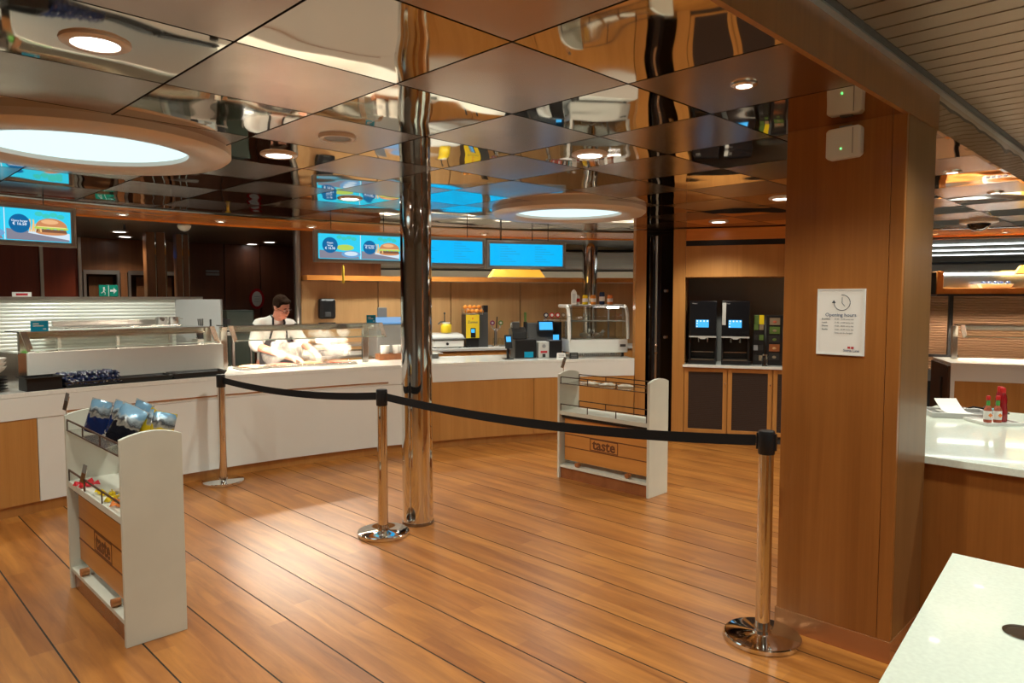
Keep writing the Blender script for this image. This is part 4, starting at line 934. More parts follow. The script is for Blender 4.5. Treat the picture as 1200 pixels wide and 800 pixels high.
for k, (x, lab) in enumerate(((.26, 'black coffee machine next to the wood stile of the niche'), (.615, 'black coffee machine next to the tea packet rack'))):
    m = incab('coffee_machine', lab, 'coffee machine', x, .27, .865, 'coffee machines')
    MB().box(-.15, .15, -.20, .22, .0, .05).build('drip_base', 'black', m, bevel=.006)
    MB().box(-.15, .15, -.02, .22, .05, .31).build('rear_body', 'black', m)
    MB().box(-.15, .15, -.20, .22, .31, .72).build('upper_body', 'black_gloss', m, bevel=.008)
    MB().box(-.15, -.135, -.18, -.02, .05, .31).build('side_cheek', 'black', m); MB().box(.135, .15, -.18, -.02, .05, .31).build('side_cheek', 'black', m)
    MB().prism([(-.15, .305), (-.05, .305), (-.02, .288), (.02, .288), (.05, .305), (.15, .305), (.15, .322), (-.15, .322)], 'y', -.206, -.201).build('trim_strip', 'light_grey', m)
    dp = MB().box(-.075, .065, -.204, -.201, .42, .505).build('touch_screen', 's_small', m)
    for i in range(4): MB().cone((-.06+.037*i, -.2045, .492), (-.06+.037*i, -.2062, .492), .009, n=10).build('drink_icon', 's_white', dp)
    MB().cone((-.063, -.2045, .465), (-.063, -.2062, .465), .007, n=10).build('drink_icon', 's_white', dp); MB().cone((-.063, -.2045, .43), (-.063, -.2062, .43), .007, n=10).build('drink_icon', 's_white', dp)
    MB().box(-.13, .13, -.205, -.02, .05, .058).build('drip_grid', 'steel', m)
    for s in (-.05, .05): MB().cone((s, -.12, .31), (s, -.12, .25), .016, n=12).build('nozzle', 'chrome_dark', m)
    MB().box(-.12, .12, -.206, -.202, .14, .146).build('rail', 'steel_bright', m); 
    text('maker_lettering', 'Pelican', .02, 'light_grey', m, (-.09, -.2022, .69))
    if k: MB().box(-.145, -.105, -.204, -.2015, .45, .70).build('menu_sticker', 'light_grey', m)
rack_col = [['tea_green', 'tea_tan'], ['tea_dark', 'tea_green'], ['ink_grey', 'tea_dark'], ['tea_dark', 'tea_tan']]
t_ = incab('tea_rack', 'narrow rack with green tea packets on top beside the coffee machine', 'rack', .865, .22, .865)
MB().box(-.06, .06, -.05, .1, 0, .45).build('body', 'black', t_, bevel=.003)
for r_ in range(4):
    for c_ in range(2): MB().box(-.053+.057*c_, -.007+.057*c_, -.056, -.051, .05+.115*r_, .11+.115*r_).build('tea_packet', rack_col[3-r_][c_], t_)
for c_ in range(2): MB().box(-.055+.057*c_, -.003+.057*c_, -.03, .01, .455, .56).build('tea_box', ('tea_green', 'candy_yellow')[c_], t_, bevel=.003)
t_ = incab('tea_stand', 'wider black stand with five pictured tea pockets by the pillar', 'rack', 1.03, .20, .865)
MB().box(-.085, .085, -.05, .1, 0, .56).build('body', 'black', t_, bevel=.003)
for r_, m in enumerate(('tea_dark', 'tea_rust', 'tea_dark', 'tea_green', 'tea_tan')): 
    q = MB().box(-.055, .055, -.056, -.051, .06+.098*r_, .14+.098*r_).build('tea_pocket', m, t_); MB().sphere((.0, -.057, .095+.098*r_), .022, 8, (1, .1, .7)).build('picture', ('tea_tan', 'food_tan', 'tea_green', 'tea_tan', 'food_red')[r_], q, smooth=60)
b = incab('spice_jars', 'glass sugar jar on the coffee worktop near the pillar', 'jar', .93, .06, .865)
MB().lathe([(.03, 0), (.034, .01), (.034, .08), (.026, .1), (.026, .115), (.0001, .116)], n=16).build('jar_body', 'glass', b, smooth=40); MB().cyl(0, 0, .117, .13, .028, 14).build('lid', 'steel', b)
b.name = 'sugar_jar'

# ================================================================== KITCHEN EQUIPMENT
k_ = thing('hot_pass', 'long steel kitchen range and heated shelf before the ribbed partition', 'range', (*P(9.9, 0), 0))
MB().arc(9.55, 10.3, -14, 5.3, 0, .90).build('cabinet', 'steel', k_, world=True)
MB().arc(9.5, 10.35, -14, 5.35, .90, .93).build('worktop', 'steel_bright', k_, world=True)
MB().arc(9.85, 10.42, -1.6, 5.35, 1.262, 1.30).build('shelf', 'steel', k_, bevel=.004, world=True)
MB().arc(9.83, 9.85, -1.6, 5.35, 1.235, 1.305).build('shelf_edge', 'chrome_dark', k_, world=True)
for a in (-1.4, 1.9, 5.1): MB().arc(10.2, 10.24, a-.1, a+.1, .93, 1.262, 1).build('shelf_leg', 'steel', k_, world=True)
MB().arc(10.36, 10.40, -1.5, 5.3, 1.30, 1.36).build('rear_lip', 'steel', k_, world=True)
for a, lab in ((4.35, 'left of the pair'), (5.15, 'right of the pair')):
    p = onring('cooking_pot', 'shiny steel cooking pot on the heated shelf, ' + lab, 'pot', 9.98, a-.1, 1.30, 'steel pots')
    MB().lathe([(.065, 0), (.07, .006), (.07, .10), (.073, .105), (.066, .105), (.064, .012), (.0001, .01)], n=24).build('vessel', 'steel_bright', p, smooth=40)
    MB().tube([(.07, 0, .08), (.095, -.02, .08), (.095, .02, .08), (.07, 0, .08)], .005, 6).build('handle', 'steel_bright', p)
    p.scale = (.9, .9, .9)
o = onring('ladle_holder', 'dark utensil holder with handles next to the pots', 'utensil holder', 9.45, 6.35, .0)
MB().box(-.14, .14, -.12, .12, 0, 1.15).build('cabinet', 'steel', o); MB().lathe([(.04, 1.15), (.045, 1.25), (.04, 1.25), (.036, 1.16), (.0001, 1.155)], x=-.08, n=14).build('pot', 'black', o)
for i in range(4): MB().tube([(-.08+.01*i, 0, 1.17), (-.10+.02*i, .01*i, 1.38)], .006, 6).build('utensil', 'dark_grey', o)
o = onring('notice', 'small white notice with red print on the partition coping', 'sign', 10.5, -2.85, 1.632)
MB().box(-.09, .09, -.004, .004, 0, .05).build('panel', 'paper', o); MB().box(-.055, .055, -.0055, -.0042, .012, .036).build('red_print', 'ink_red', o)
o = onring('storage_cabinet', 'dark green steel cabinet in the dim kitchen beside the cook', 'cabinet', 10.4, 9.75, 0)
MB().box(-.17, .17, -.2, .2, 0, 1.46).build('body', 'green_box', o, bevel=.008); d = MB().box(-.16, .16, -.212, -.2, .1, 1.43).build('door', 'green_box', o, bevel=.004); MB().box(.11, .125, -.235, -.212, .7, 1.0).build('handle', 'steel', d)
o = onring('worktable', 'low dark steel worktable between partition and green cabinet', 'table', 10.1, 7.95, 0)
MB().box(-.14, .14, -.3, .3, 1.16, 1.2).build('top', 'steel', o, bevel=.004)
for x in (-.12, .12):
    for y in (-.28, .28): MB().box(x-.015, x+.015, y-.015, y+.015, 0, 1.16).build('leg', 'steel', o)
MB().box(-.13, .13, -.28, .28, .3, .33).build('shelf', 'steel', o); MB().box(-.12, .12, -.2, .2, 1.2, 1.36).build('oven_box', 'black', o, bevel=.006)
o = onring('oval_sign', 'oval pale sign with dark red rim on the dark kitchen wall', 'sign', 12.97, 14.0, 1.60)
MB().prism(disc2(0, 0, .12, .17, 32), 'y', -.02, .01).build('rim', 'red_dark', o); MB().prism(disc2(0, 0, .08, .125, 32), 'y', -.028, -.021).build('plate', 'light_grey', o)
for z in (.04, 0, -.04): MB().box(-.045, .045, -.0295, -.0285, z-.005, z+.005).build('print_line', 'ink_grey', o)
o = onring('exit_sign', 'green exit sign with running figure and arrow by the kitchen door', 'sign', 12.93, 4.40, 1.64)
MB().box(-.125, .125, -.012, .012, 0, .17).build('panel', 'exit_green', o, bevel=.002); MB().box(-.004, .004, -.014, -.0125, 0, .17).build('divider', 'paper', o)
MB().add([(.02, -.014, .07), (.065, -.014, .07), (.065, -.014, .04), (.11, -.014, .085), (.065, -.014, .13), (.065, -.014, .10), (.02, -.014, .10)], [(0,1,5,6),(2,3,4)]).build('arrow', 'paper', o)
MB().sphere((-.06, -.0135, .125), .014, 10, (1, .1, 1)).tube([(-.062, -.0135, .11), (-.066, -.0135, .075)], .010, 6).tube([(-.066, -.0135, .075), (-.045, -.0135, .05), (-.05, -.0135, .025)], .006, 6).tube([(-.066, -.0135, .075), (-.085, -.0135, .055), (-.10, -.0135, .05)], .006, 6).tube([(-.062, -.0135, .105), (-.04, -.0135, .09)], .005, 6).build('running_figure', 'paper', o)
o = onring('blue_letter_sign', 'small glowing blue corner-shaped sign beside the broad wooden column', 'sign', 12.3, 6.78, 2.19)
MB().box(-.10, .10, .0, .03, 0, .18).build('panel', 'black', o); MB().box(-.03, .05, -.006, -.001, .03, .06).box(.02, .05, -.006, -.001, .06, .15).build('mark', 'e_letter', o)
MB().cone((0, .015, .18), (0, .015, .31), .008, n=8).build('hanger', 'black', o)
o = onring('exit_plate', 'faint narrow plate high on the dark kitchen wall', 'sign', 12.96, 11.0, 1.98)
MB().box(-.10, .10, -.01, .03, 0, .035).box(-.10, .10, -.01, .03, .05, .085).build('plate', 'mid_grey', o, bevel=.002)
o = thing('smoke_detector', 'pale round smoke detector hanging from the kitchen ceiling', 'smoke detector', (3.17, 8.60, 0))
MB().lathe([(.0001, 2.40), (.04, 2.405), (.065, 2.43), (.075, 2.45), (.075, 2.465), (.06, 2.475), (.06, 2.50)], n=24).build('body', 'cream', o, smooth=30); MB().lathe([(.0001, 2.392), (.018, 2.394), (.02, 2.405)], n=16).build('cap', 'light_grey', o, smooth=40)
o = thing('sprinkler', 'small brass sprinkler head on the kitchen ceiling', 'sprinkler', (2.75, 9.35, 0))
MB().cyl(0, 0, 2.44, 2.50, .014, 10).build('stem', 'dark_grey', o); MB().lathe([(.0001, 2.425), (.03, 2.43), (.03, 2.436), (.0001, 2.44)], n=14).build('deflector', 'dark_grey', o)
o = onring('soap_dispenser', 'black wall dispenser on the light wood wall beside the cook', 'dispenser', 9.945, 15.62, 1.34)
MB().box(-.11, .11, -.11, .0, 0, .27).build('housing', 'black', o, bevel=.03); MB().box(-.04, .04, -.118, -.10, .03, .09).build('lever', 'dark_grey', o, bevel=.006)
o = onring('hanging_rod', 'small brass hanging rod below the two-dish screen', 'rod', 9.2, 15.8, 1.80)
MB().lathe([(.012, 0), (.016, .02), (.014, .20), (.006, .22)], n=12).build('rod', 'bag_gold', o, smooth=40); MB().cone((0, 0, .22), (0, 0, .70), .003, n=6).build('cord', 'black', o)
o = onring('checkout_till', 'grey machine with slanted blue-lit top behind the chrome column', 'till', 8.85, 18.7, 0)
MB().box(-.24, .26, -.2, .2, 0, .92).build('cabinet', 'steel', o, bevel=.004)
MB().prism([(-.2, .92), (.2, .92), (.2, 1.36), (-.2, 1.30)], 'x', -.20, .26).build('body', 'mid_grey', o, bevel=.01); 
MB().add([(-.19, -.205, 1.31), (.25, -.205, 1.31), (.25, .15, 1.365), (-.19, .15, 1.365), (-.19, -.205, 1.325), (.25, -.205, 1.325), (.25, .15, 1.38), (-.19, .15, 1.38)], [(0,3,2,1),(4,5,6,7),(0,1,5,4),(1,2,6,5),(2,3,7,6),(3,0,4,7)]).build('lit_top', 's_shade', o)
MB().box(-.10, .02, .12, .14, 1.38, 1.50).build('rear_screen', 'mid_grey', o, bevel=.004)
o = onring('steel_shelf_unit', 'low steel shelf unit with pans behind the warm counter', 'shelf', 9.3, 15.6, 0)
for z in (.55, .88, 1.02): MB().box(-.42, .40, -.2, .2, z, z+.03).build('shelf', 'steel', o, bevel=.003)
for x in (-.4, .38):
    for y in (-.18, .18): MB().box(x-.012, x+.012, y-.012, y+.012, 0, 1.05).build('leg', 'steel', o)
MB().box(-.3, .0, -.15, .1, .91, .97).build('pan', 'dark_grey', o, bevel=.006); MB().box(.08, .3, -.15, .1, .91, .96).build('pan', 'light_grey', o, bevel=.006)
cr = onring('cup_crate', 'low wooden crate on the counter holding white cups near the chrome column', 'crate', 8.22, 17.6, .92)
for q in ((-.16, .16, -.08, -.07), (-.16, .16, .07, .08), (-.16, -.15, -.07, .07), (.15, .16, -.07, .07)): MB().box(*q, 0, .07).build('crate_side', 'wood_far', cr)
MB().box(-.15, .15, -.07, .07, 0, .008).build('crate_floor', 'wood_far', cr)
for k in range(2):
    for n_ in range(3):
        A = R_(-17.6); q = P(8.22, 17.6); x = -.07 + .14*k
        o = thing('cup', 'white cup in the crate by the chrome column, %s stack, %s from the bottom' % (('first', 'second')[k], ('lowest', 'second', 'top')[n_]), 'cup', (q[0]+x*math.cos(A), q[1]+x*math.sin(A), .929+.03*n_), 0, 'white cups')
        MB().lathe([(.038, 0), (.04, .004), (.052, .09), (.054, .092), (.050, .092), (.037, .008), (.0001, .006)], n=20).build('vessel', 'paper_white', o, smooth=40)

# ================================================================== THE COOK
ck = onring('person', 'cook in white shirt, dark apron and glasses bending over the steaming food', 'person', 8.66, 9.75, 0)
def chain(b, pts, n=10):
    for (p, r), (q, s) in zip(pts, pts[1:]):
        b.cone(p, q, r, s, n); b.sphere(p, r, n); b.sphere(q, s, n)
def voxel(o, size, it=4):
    m = o.modifiers.new('merge', 'REMESH'); m.mode = 'VOXEL'; m.voxel_size = size; m.use_smooth_shade = True
    m = o.modifiers.new('soft', 'SMOOTH'); m.iterations = it; m.factor = .5
# head frame: turned to the viewer's right and bowed
HM = Matrix.Translation((.015, -.13, 1.505)) @ Matrix.Rotation(R_(28), 4, 'Z') @ Matrix.Rotation(R_(24), 4, 'X') @ Matrix.Rotation(R_(-6), 4, 'Y')
def hp(x, y, z): return tuple(HM @ Vector((x, y, z)))
class HB(MB):
    def hs(s, c, r, sc=(1, 1, 1), n=14):
        k = len(s.v); s.sphere(c, r, n, sc); s.v[k:] = [hp(*v) for v in s.v[k:]]; return s
b = HB()
b.hs((0, .015, .03), .092, (.82, 1.02, 1.08)); b.hs((0, -.03, -.04), .066, (.86, .95, 1.0)); b.hs((0, -.055, -.085), .030, (1.1, .9, .8)); b.hs((0, -.025, -.06), .055, (1.0, 1, .8))
b.hs((0, -.092, -.020), .0155, (.8, 1.1, 1.0), 10); b.hs((0, -.084, .005), .012, (.7, 1, 1.6), 10); b.hs((0, -.072, .028), .03, (1.6, .6, .4))
for s in (-1, 1): b.hs((s*.076, .012, -.005), .022, (.4, .8, 1.3), 10); b.hs((s*.04, -.055, -.025), .03, (.8, .7, .7))
b.hs((0, -.077, -.057), .016, (1.3, .6, .5), 10)
chain(b, [(hp(0, .02, -.05), .056), ((-.01, -.035, 1.37), .06), ((-.02, .02, 1.31), .085)])
chain(b, [((-.02, .03, 1.28), .14), ((-.03, .09, 1.06), .135), ((-.02, .12, .93), .14)], 14)
for s in (-1, 1):
    chain(b, [((-.02+s*.09, .12, .90), .09), ((-.02+s*.11, .08, .50), .065), ((-.02+s*.11, .12, .09), .045)]); chain(b, [((-.02+s*.11, .12, .05), .045), ((-.02+s*.12, -.06, .035), .035)])
RA = [((-.185, .02, 1.325), .06), ((-.26, -.05, 1.12), .052), ((-.22, -.13, 1.085), .048), ((.02, -.40, .985), .032)]
LA = [((.14, .0, 1.315), .06), ((.26, -.06, 1.12), .052), ((.28, -.12, 1.09), .046), ((.28, -.42, 1.02), .032)]
chain(b, [((-.02, .02, 1.31), .085)] + RA[:1]); chain(b, RA); chain(b, [((-.02, .02, 1.31), .085)] + LA[:1]); chain(b, LA)
def hand(b, p, fwd, side, down):
    p, f, s, d = Vector(p), Vector(fwd).normalized(), Vector(side).normalized(), Vector(down)
    chain(b, [(p, .03), (p+f*.05, .030)]); chain(b, [(p+f*.03-s*.022, .018), (p+f*.085-s*.027, .016)]); chain(b, [(p+f*.03+s*.022, .018), (p+f*.085+s*.025, .016)]); chain(b, [(p+f*.05, .02), (p+f*.088, .017)])
    for i, ln in enumerate((.068, .078, .073, .056)):
        o = p + f*.088 + s*(-.029+.0195*i); chain(b, [(o, .0095), (o+f*ln*.5+d*.014, .009), (o+f*ln*.78+d*.040, .0085), (o+f*ln*.80+d*.060, .0075)], 8)
    o = p + f*.025 - s*.03; chain(b, [(o, .013), (o+f*.03-s*.028+d*.015, .011), (o+f*.062-s*.026+d*.034, .009)], 8)
hand(b, (.03, -.41, .982), (.62, -.72, -.22), (.7, .62, 0), (0, 0, -1)); hand(b, (.28, -.43, 1.018), (-.12, -.95, -.2), (1, -.1, 0), (0, 0, -1))
bd = b.build('body', 'skin', ck, smooth=70); voxel(bd, .0065, 3); bd['label'] = 'bare face, neck, forearms and hands'
b = MB()
chain(b, [((-.02, .02, 1.335), .085), ((-.02, .03, 1.27), .165), ((-.03, .08, 1.08), .165), ((-.02, .12, .93), .165)], 16)
chain(b, [((-.02, .02, 1.335), .09), ((-.185, .02, 1.325), .076), ((-.255, -.05, 1.13), .072), ((-.245, -.09, 1.10), .072)]); chain(b, [((-.02, .02, 1.335), .09), ((.14, .0, 1.315), .074), ((.25, -.06, 1.13), .070)])
sh = b.build('shirt', 'shirt', ck, smooth=70); voxel(sh, .011, 4)
b = MB(); b.add([(-.155, -.105, 1.16), (.10, -.12, 1.16), (.17, -.075, 1.02), (.17, -.06, .60), (-.21, -.05, .60), (-.21, -.065, 1.02), (-.155, -.12, 1.165), (.10, -.135, 1.165), (.18, -.09, 1.02), (.18, -.075, .60), (-.22, -.065, .60), (-.22, -.08, 1.02)],
    [(0,1,2,5),(5,2,3,4),(6,11,8,7),(11,10,9,8),(0,6,7,1),(1,7,8,2),(2,8,9,3),(3,9,10,4),(4,10,11,5),(5,11,6,0)])
ap = b.build('apron', 'apron', ck); 
b = MB(); b.tube([(-.12, -.115, 1.16), (-.085, -.135, 1.30), (-.065, -.075, 1.40), (-.06, .03, 1.425), (.03, .04, 1.42), (.05, -.085, 1.38), (.06, -.135, 1.29), (.07, -.12, 1.16)], .011, 8); b.build('neck_strap', 'apron', ap, smooth=60)
h_ = HB(); h_.hs((0, .030, .058), .096, (.86, 1.0, .92)); h_.hs((0, -.045, .100), .045, (1.35, .9, .55)); h_.hs((0, .075, .0), .06, (1.05, .6, 1.1))
for s in (-1, 1): h_.hs((s*.072, -.005, .045), .03, (.5, 1, 1.1))
setp(MATS['hair'].node_tree.nodes['Principled BSDF'], Specular_IOR_Level=.1)
ho = h_.build('hair', 'hair', ck, smooth=70); voxel(ho, .008, 2)
for s in (-1, 1):
    e = HB().hs((s*.032, -.080, .008), .012, (1.2, .5, .7), 10).build('eye', 'eye_white', ck, smooth=70); HB().hs((s*.032, -.0865, .006), .0055, (1, .4, 1), 8).build('pupil', 'hair', e, smooth=70)
    HB().hs((s*.033, -.083, .034), .02, (1.1, .35, .22), 10).build('eyebrow', 'hair', ck, smooth=70)
HB().hs((0, -.0865, -.056), .022, (1.0, .35, .25), 10).build('mouth', 'lip', ck, smooth=70)
gm = MB()
for s in (-1, 1): gm.tube([hp(s*.034 + .026*math.cos(R_(t)), -.094, .004 + .019*math.sin(R_(t))) for t in range(0, 361, 24)], .0019, 6); gm.tube([hp(s*.06, -.092, .008), hp(s*.078, -.03, .010), hp(s*.08, .015, .008)], .0025, 6)
gm.tube([hp(-.009, -.094, .008), hp(0, -.098, .011), hp(.009, -.094, .008)], .0025, 6); gm.build('spectacles', 'frame_dark', ck, smooth=60)
tg = onring('serving_tongs', 'thin steel tongs in the hand of the cook', 'tongs', 8.66, 9.75, 0)
MB().tube([(.10, -.50, .925), (.16, -.56, .955), (.20, -.60, .985)], .004, 6).tube([(.115, -.49, .925), (.165, -.55, .957), (.20, -.60, .985)], .004, 6).build('arms', 'steel_bright', tg, smooth=50)

# steam over the food pans
st = MB(); random.seed(5)
for k in range(34):
    u = random.random(); a = 7.6 + 6.0*u; x, y = P(8.02 + random.uniform(-.10, .12), a)
    st.sphere((x, y, .97 + .05*random.random() + (.26*random.random()*(.45+.75*u))), random.uniform(.05, .095), 10)
so_ = st.build('steam', None); voxel(so_, .014, 6)
m = bpy.data.materials.new('steam'); m.use_nodes = True; nt = m.node_tree; nt.nodes.clear(); MATS['steam'] = m
out = nt.nodes.new('ShaderNodeOutputMaterial'); vp = nt.nodes.new('ShaderNodeVolumePrincipled'); tc = nt.nodes.new('ShaderNodeTexCoord')
n1 = nt.nodes.new('ShaderNodeTexNoise'); n1.inputs['Scale'].default_value = 9; n1.inputs['Detail'].default_value = 5; n1.inputs['Distortion'].default_value = .8
r1 = nt.nodes.new('ShaderNodeMapRange'); r1.inputs['From Min'].default_value = .41; r1.inputs['From Max'].default_value = .76; r1.inputs['To Min'].default_value = 0; r1.inputs['To Max'].default_value = 17
nt.links.new(tc.outputs['Object'], n1.inputs['Vector']); nt.links.new(n1.outputs['Fac'], r1.inputs['Value']); nt.links.new(r1.outputs[0], vp.inputs['Density'])
vp.inputs['Color'].default_value = (.80, .75, .68, 1); vp.inputs['Anisotropy'].default_value = .2; nt.links.new(vp.outputs[0], out.inputs['Volume'])
so_.data.materials.append(m); tag(so_, 'cloud of pale steam rising from the food pans', 'steam', kind='stuff')

# ================================================================== THINGS ON THE WOOD PILLAR
po = thing('opening_hours_poster', 'white opening hours poster with clock symbol on the wood pillar', 'poster', (3.32, 1.207, 1.36), R_(-90) + 0)
# local x -> towards smaller y (viewer's right), local y -> into the pillar
MB().box(-.105, .105, -.006, -.001, 0, .30).build('sheet', 'paper', po, bevel=.001)
b = MB()
for q in ((-.105, .105, 0, .006), (-.105, .105, .294, .30), (-.105, -.099, .006, .294), (.099, .105, .006, .294)): b.box(q[0], q[1], -.0085, -.006, q[2], q[3])
b.build('sleeve_edge', 'plastic_white', po)
MB().tube([(.005 + .035*math.cos(R_(t)), -.007, .238 + .035*math.sin(R_(t))) for t in range(95, -186, -10)], .0014, 6).build('clock_ring', 'ink', po)
MB().add([(-.040, -.0075, .236), (-.022, -.0075, .236), (-.031, -.0075, .249)], [(0, 1, 2)]).build('arrow_tip', 'ink', po)
MB().tube([(.005, -.007, .262), (.005, -.007, .236), (.017, -.007, .222)], .0012, 6).build('clock_hand', 'ink', po)
text('headline', 'Opening hours', .0225, 'ink_blue', po, (.0, -.0068, .182))
for k, (l_, t_) in enumerate((('Breakfast', '07.00 - 10.00 every day'), ('Lunch', '11.30 - 14.00 every day'), ('Dinner', '17.00 - 20.30 every day'), ('Snacks', '10.00 - 22.00 every day'), ('', 'Times can be changed'))):
    z = .163 - .0155*k
    if l_: text('row_label', l_, .010, 'ink', po, (-.083, -.0068, z), align='LEFT')
    text('row_hours', t_, .0088, 'ink_grey', po, (-.026, -.0068, z), align='LEFT')
text('logo_name', 'Stena Line', .0165, 'ink_blue', po, (.050, -.0068, .022)); MB().box(.034, .046, -.0072, -.0064, .031, .040).box(.049, .061, -.0072, -.0064, .031, .040).build('logo_flag', 'ink_red', po)
sb = thing('wall_sensor', 'white access point box high on the wood pillar', 'sensor box', (3.32, 1.205, 2.235), R_(-90))
MB().prism([(-.075, .012), (-.06, 0), (.06, .004), (.075, .016), (.075, .128), (.065, .14), (-.065, .136), (-.075, .124)], 'y', -.045, 0).build('housing', 'plastic_white', sb, bevel=.006)
MB().box(.040, .043, -.047, -.0455, .02, .13).build('seam', 'mid_grey', sb); MB().sphere((-.008, -.046, .045), .0035, 8).build('status_light', 'e_green', sb); MB().box(-.02, .03, -.035, -.012, .137, .146).build('top_cap', 'mid_grey', sb)

# ================================================================== WHITE TABLES BESIDE THE PILLAR
nc = thing('side_counter', 'white-topped wood counter running off beside the pillar', 'counter', (4.7, .2, 0))
MB().box(3.77, 5.62, -1.6, 1.38, .825, .862).build('worktop', 'worktop_near', nc, bevel=.003, world=True)
MB().box(3.80, 5.58, -1.57, 1.35, .10, .824).build('carcass', 'wood_pillar', nc, world=True)
MB().box(3.83, 5.55, -1.54, 1.32, 0, .10).build('plinth', 'copper_skirt', nc, world=True)
fc = thing('near_counter', 'speckled white counter with a round cable hole closest to the viewer', 'counter', (1.7, -.1, 0))
hole = (1.815, .262); poly = [(2.255, .498), (2.272, -.9), (.9, -1.0), (.9, .372)]
me_b = MB(); N = 40; hr = .034
ring = []
for i in range(N):
    t = 2*PI*i/N; dx, dy = math.cos(t), math.sin(t); best = 9
    for (xa, ya), (xb, yb) in zip(poly, poly[1:] + poly[:1]):
        ex, ey = xb-xa, yb-ya; den = dx*ey - dy*ex
        if abs(den) < 1e-9: continue
        tt = ((xa-hole[0])*ey - (ya-hole[1])*ex)/den; uu = ((xa-hole[0])*dy - (ya-hole[1])*dx)/den
        if tt > 0 and -1e-6 <= uu <= 1+1e-6: best = min(best, tt)
    ring.append((t, best))
for (xa, ya) in poly:
    t = math.atan2(ya-hole[1], xa-hole[0]) % (2*PI); ring.append((t, math.hypot(xa-hole[0], ya-hole[1])))
ring.sort(); n = len(ring); vs = []
for z in (.862, .902):
    vs += [(hole[0]+r*math.cos(t), hole[1]+r*math.sin(t), z) for t, r in ring]; vs += [(hole[0]+hr*math.cos(t), hole[1]+hr*math.sin(t), z) for t, r in ring]
fs = []
for i in range(n):
    j_ = (i+1) % n
    fs += [(2*n+i, 2*n+j_, 3*n+j_, 3*n+i), (i, n+i, n+j_, j_), (i, j_, 2*n+j_, 2*n+i), (n+i, 3*n+i, 3*n+j_, n+j_)]
me_b.add(vs, fs).build('worktop', 'worktop_near', fc, world=True)
MB().lathe([(.034, .84), (.034, .903), (.040, .904), (.040, .9025), (.0335, .9025)], x=hole[0], y=hole[1], n=28).build('hole_ring', 'chrome_dark', fc, smooth=40, world=True)
MB().lathe([(.033, .845), (.0001, .846)], x=hole[0], y=hole[1], n=28).build('hole_cap', 'brown_metal', fc, world=True)
MB().add([(2.20, .44, 0), (2.21, -.85, 0), (.95, -.95, 0), (.95, .32, 0), (2.20, .44, .861), (2.21, -.85, .861), (.95, -.95, .861), (.95, .32, .861)], [(0,3,2,1),(4,5,6,7),(0,1,5,4),(1,2,6,5),(2,3,7,6),(3,0,4,7)]).build('carcass', 'wood_pillar', fc, world=True)

zt = .862
o = thing('napkin_tray', 'flat grey tray on the white side counter', 'tray', (5.21, 1.16, zt), R_(-62)); o.scale = (1.15, 1.15, 1.5)
MB().box(-.14, .14, -.10, .10, 0, .008).build('tray_floor', 'mid_grey', o)
b = MB()
for q in ((-.15, .15, -.11, -.10), (-.15, .15, .10, .11), (-.15, -.14, -.10, .10), (.14, .15, -.10, .10)): b.box(*q, 0, .022)
b.build('tray_rim', 'light_grey', o, bevel=.002)
for k in range(3):
    p = thing('napkin', 'folded white napkin in the grey tray, %s of the pile' % ('bottom', 'middle', 'top')[k], 'napkin', (5.22, 1.18, zt+.009+.006*k), R_(-62 + 7*k), 'napkins in the tray')
    vs = []; L_ = 8
    for sgn in (0, .005):
        for i in range(L_+1):
            x = -.10 + .2*i/L_; lift = (.07 if k == 2 else .0)*max(0, (i-3)/5.0)**1.5
            for y in (-.07, .07): vs.append((y*1.0, x, sgn + lift))
    fs = []; F_ = 2*(L_+1)
    for i in range(L_): q = (2*i, 2*i+1, 2*i+3, 2*i+2); fs += [q[::-1], tuple(F_+v for v in q), (2*i, 2*i+2, F_+2*i+2, F_+2*i), (2*i+1, F_+2*i+1, F_+2*i+3, 2*i+3)]
    fs += [(0, F_, F_+1, 1), (2*L_, 2*L_+1, F_+2*L_+1, F_+2*L_)]
    MB().add(vs, fs).build('sheet', 'paper_white', p)
o = thing('leaflet_tray', 'dark tray with blue and green leaflets behind the napkins', 'tray', (5.48, 1.08, zt), R_(-55))
MB().box(-.14, .14, -.07, .07, 0, .012).build('tray_floor', 'dark_grey', o, bevel=.003); MB().boxm(Matrix.Translation((.06, 0, .018)) @ Matrix.Rotation(.2, 4, 'Z'), .10, .08, .008).build('leaflet', 'teal', o); MB().boxm(Matrix.Translation((-.04, .01, .018)) @ Matrix.Rotation(-.3, 4, 'Z'), .12, .07, .008).build('leaflet', 'ink_grey', o); MB().tube([(-.1, -.03, .025), (-.05, .0, .035), (0, -.03, .03), (.03, .02, .034)], .006, 6).build('cable', 'black', o)
CX, CY = 5.06, .935
o = thing('condiment_tray', 'small white square tray under the sauce bottles', 'tray', (CX, CY, zt), R_(-45))
MB().box(-.10, .10, -.10, .10, .004, .010).build('tray_floor', 'plastic_white', o, bevel=.002)
b = MB()
for q in ((-.11, .11, -.11, -.10), (-.11, .11, .10, .11), (-.11, -.10, -.10, .10), (.10, .11, -.10, .10)): b.box(*q, 0, .018)
b.build('tray_rim', 'plastic_white', o, bevel=.002)
def at45(x, y): c = math.sqrt(.5); return (CX + c*x + c*y, CY - c*x + c*y)
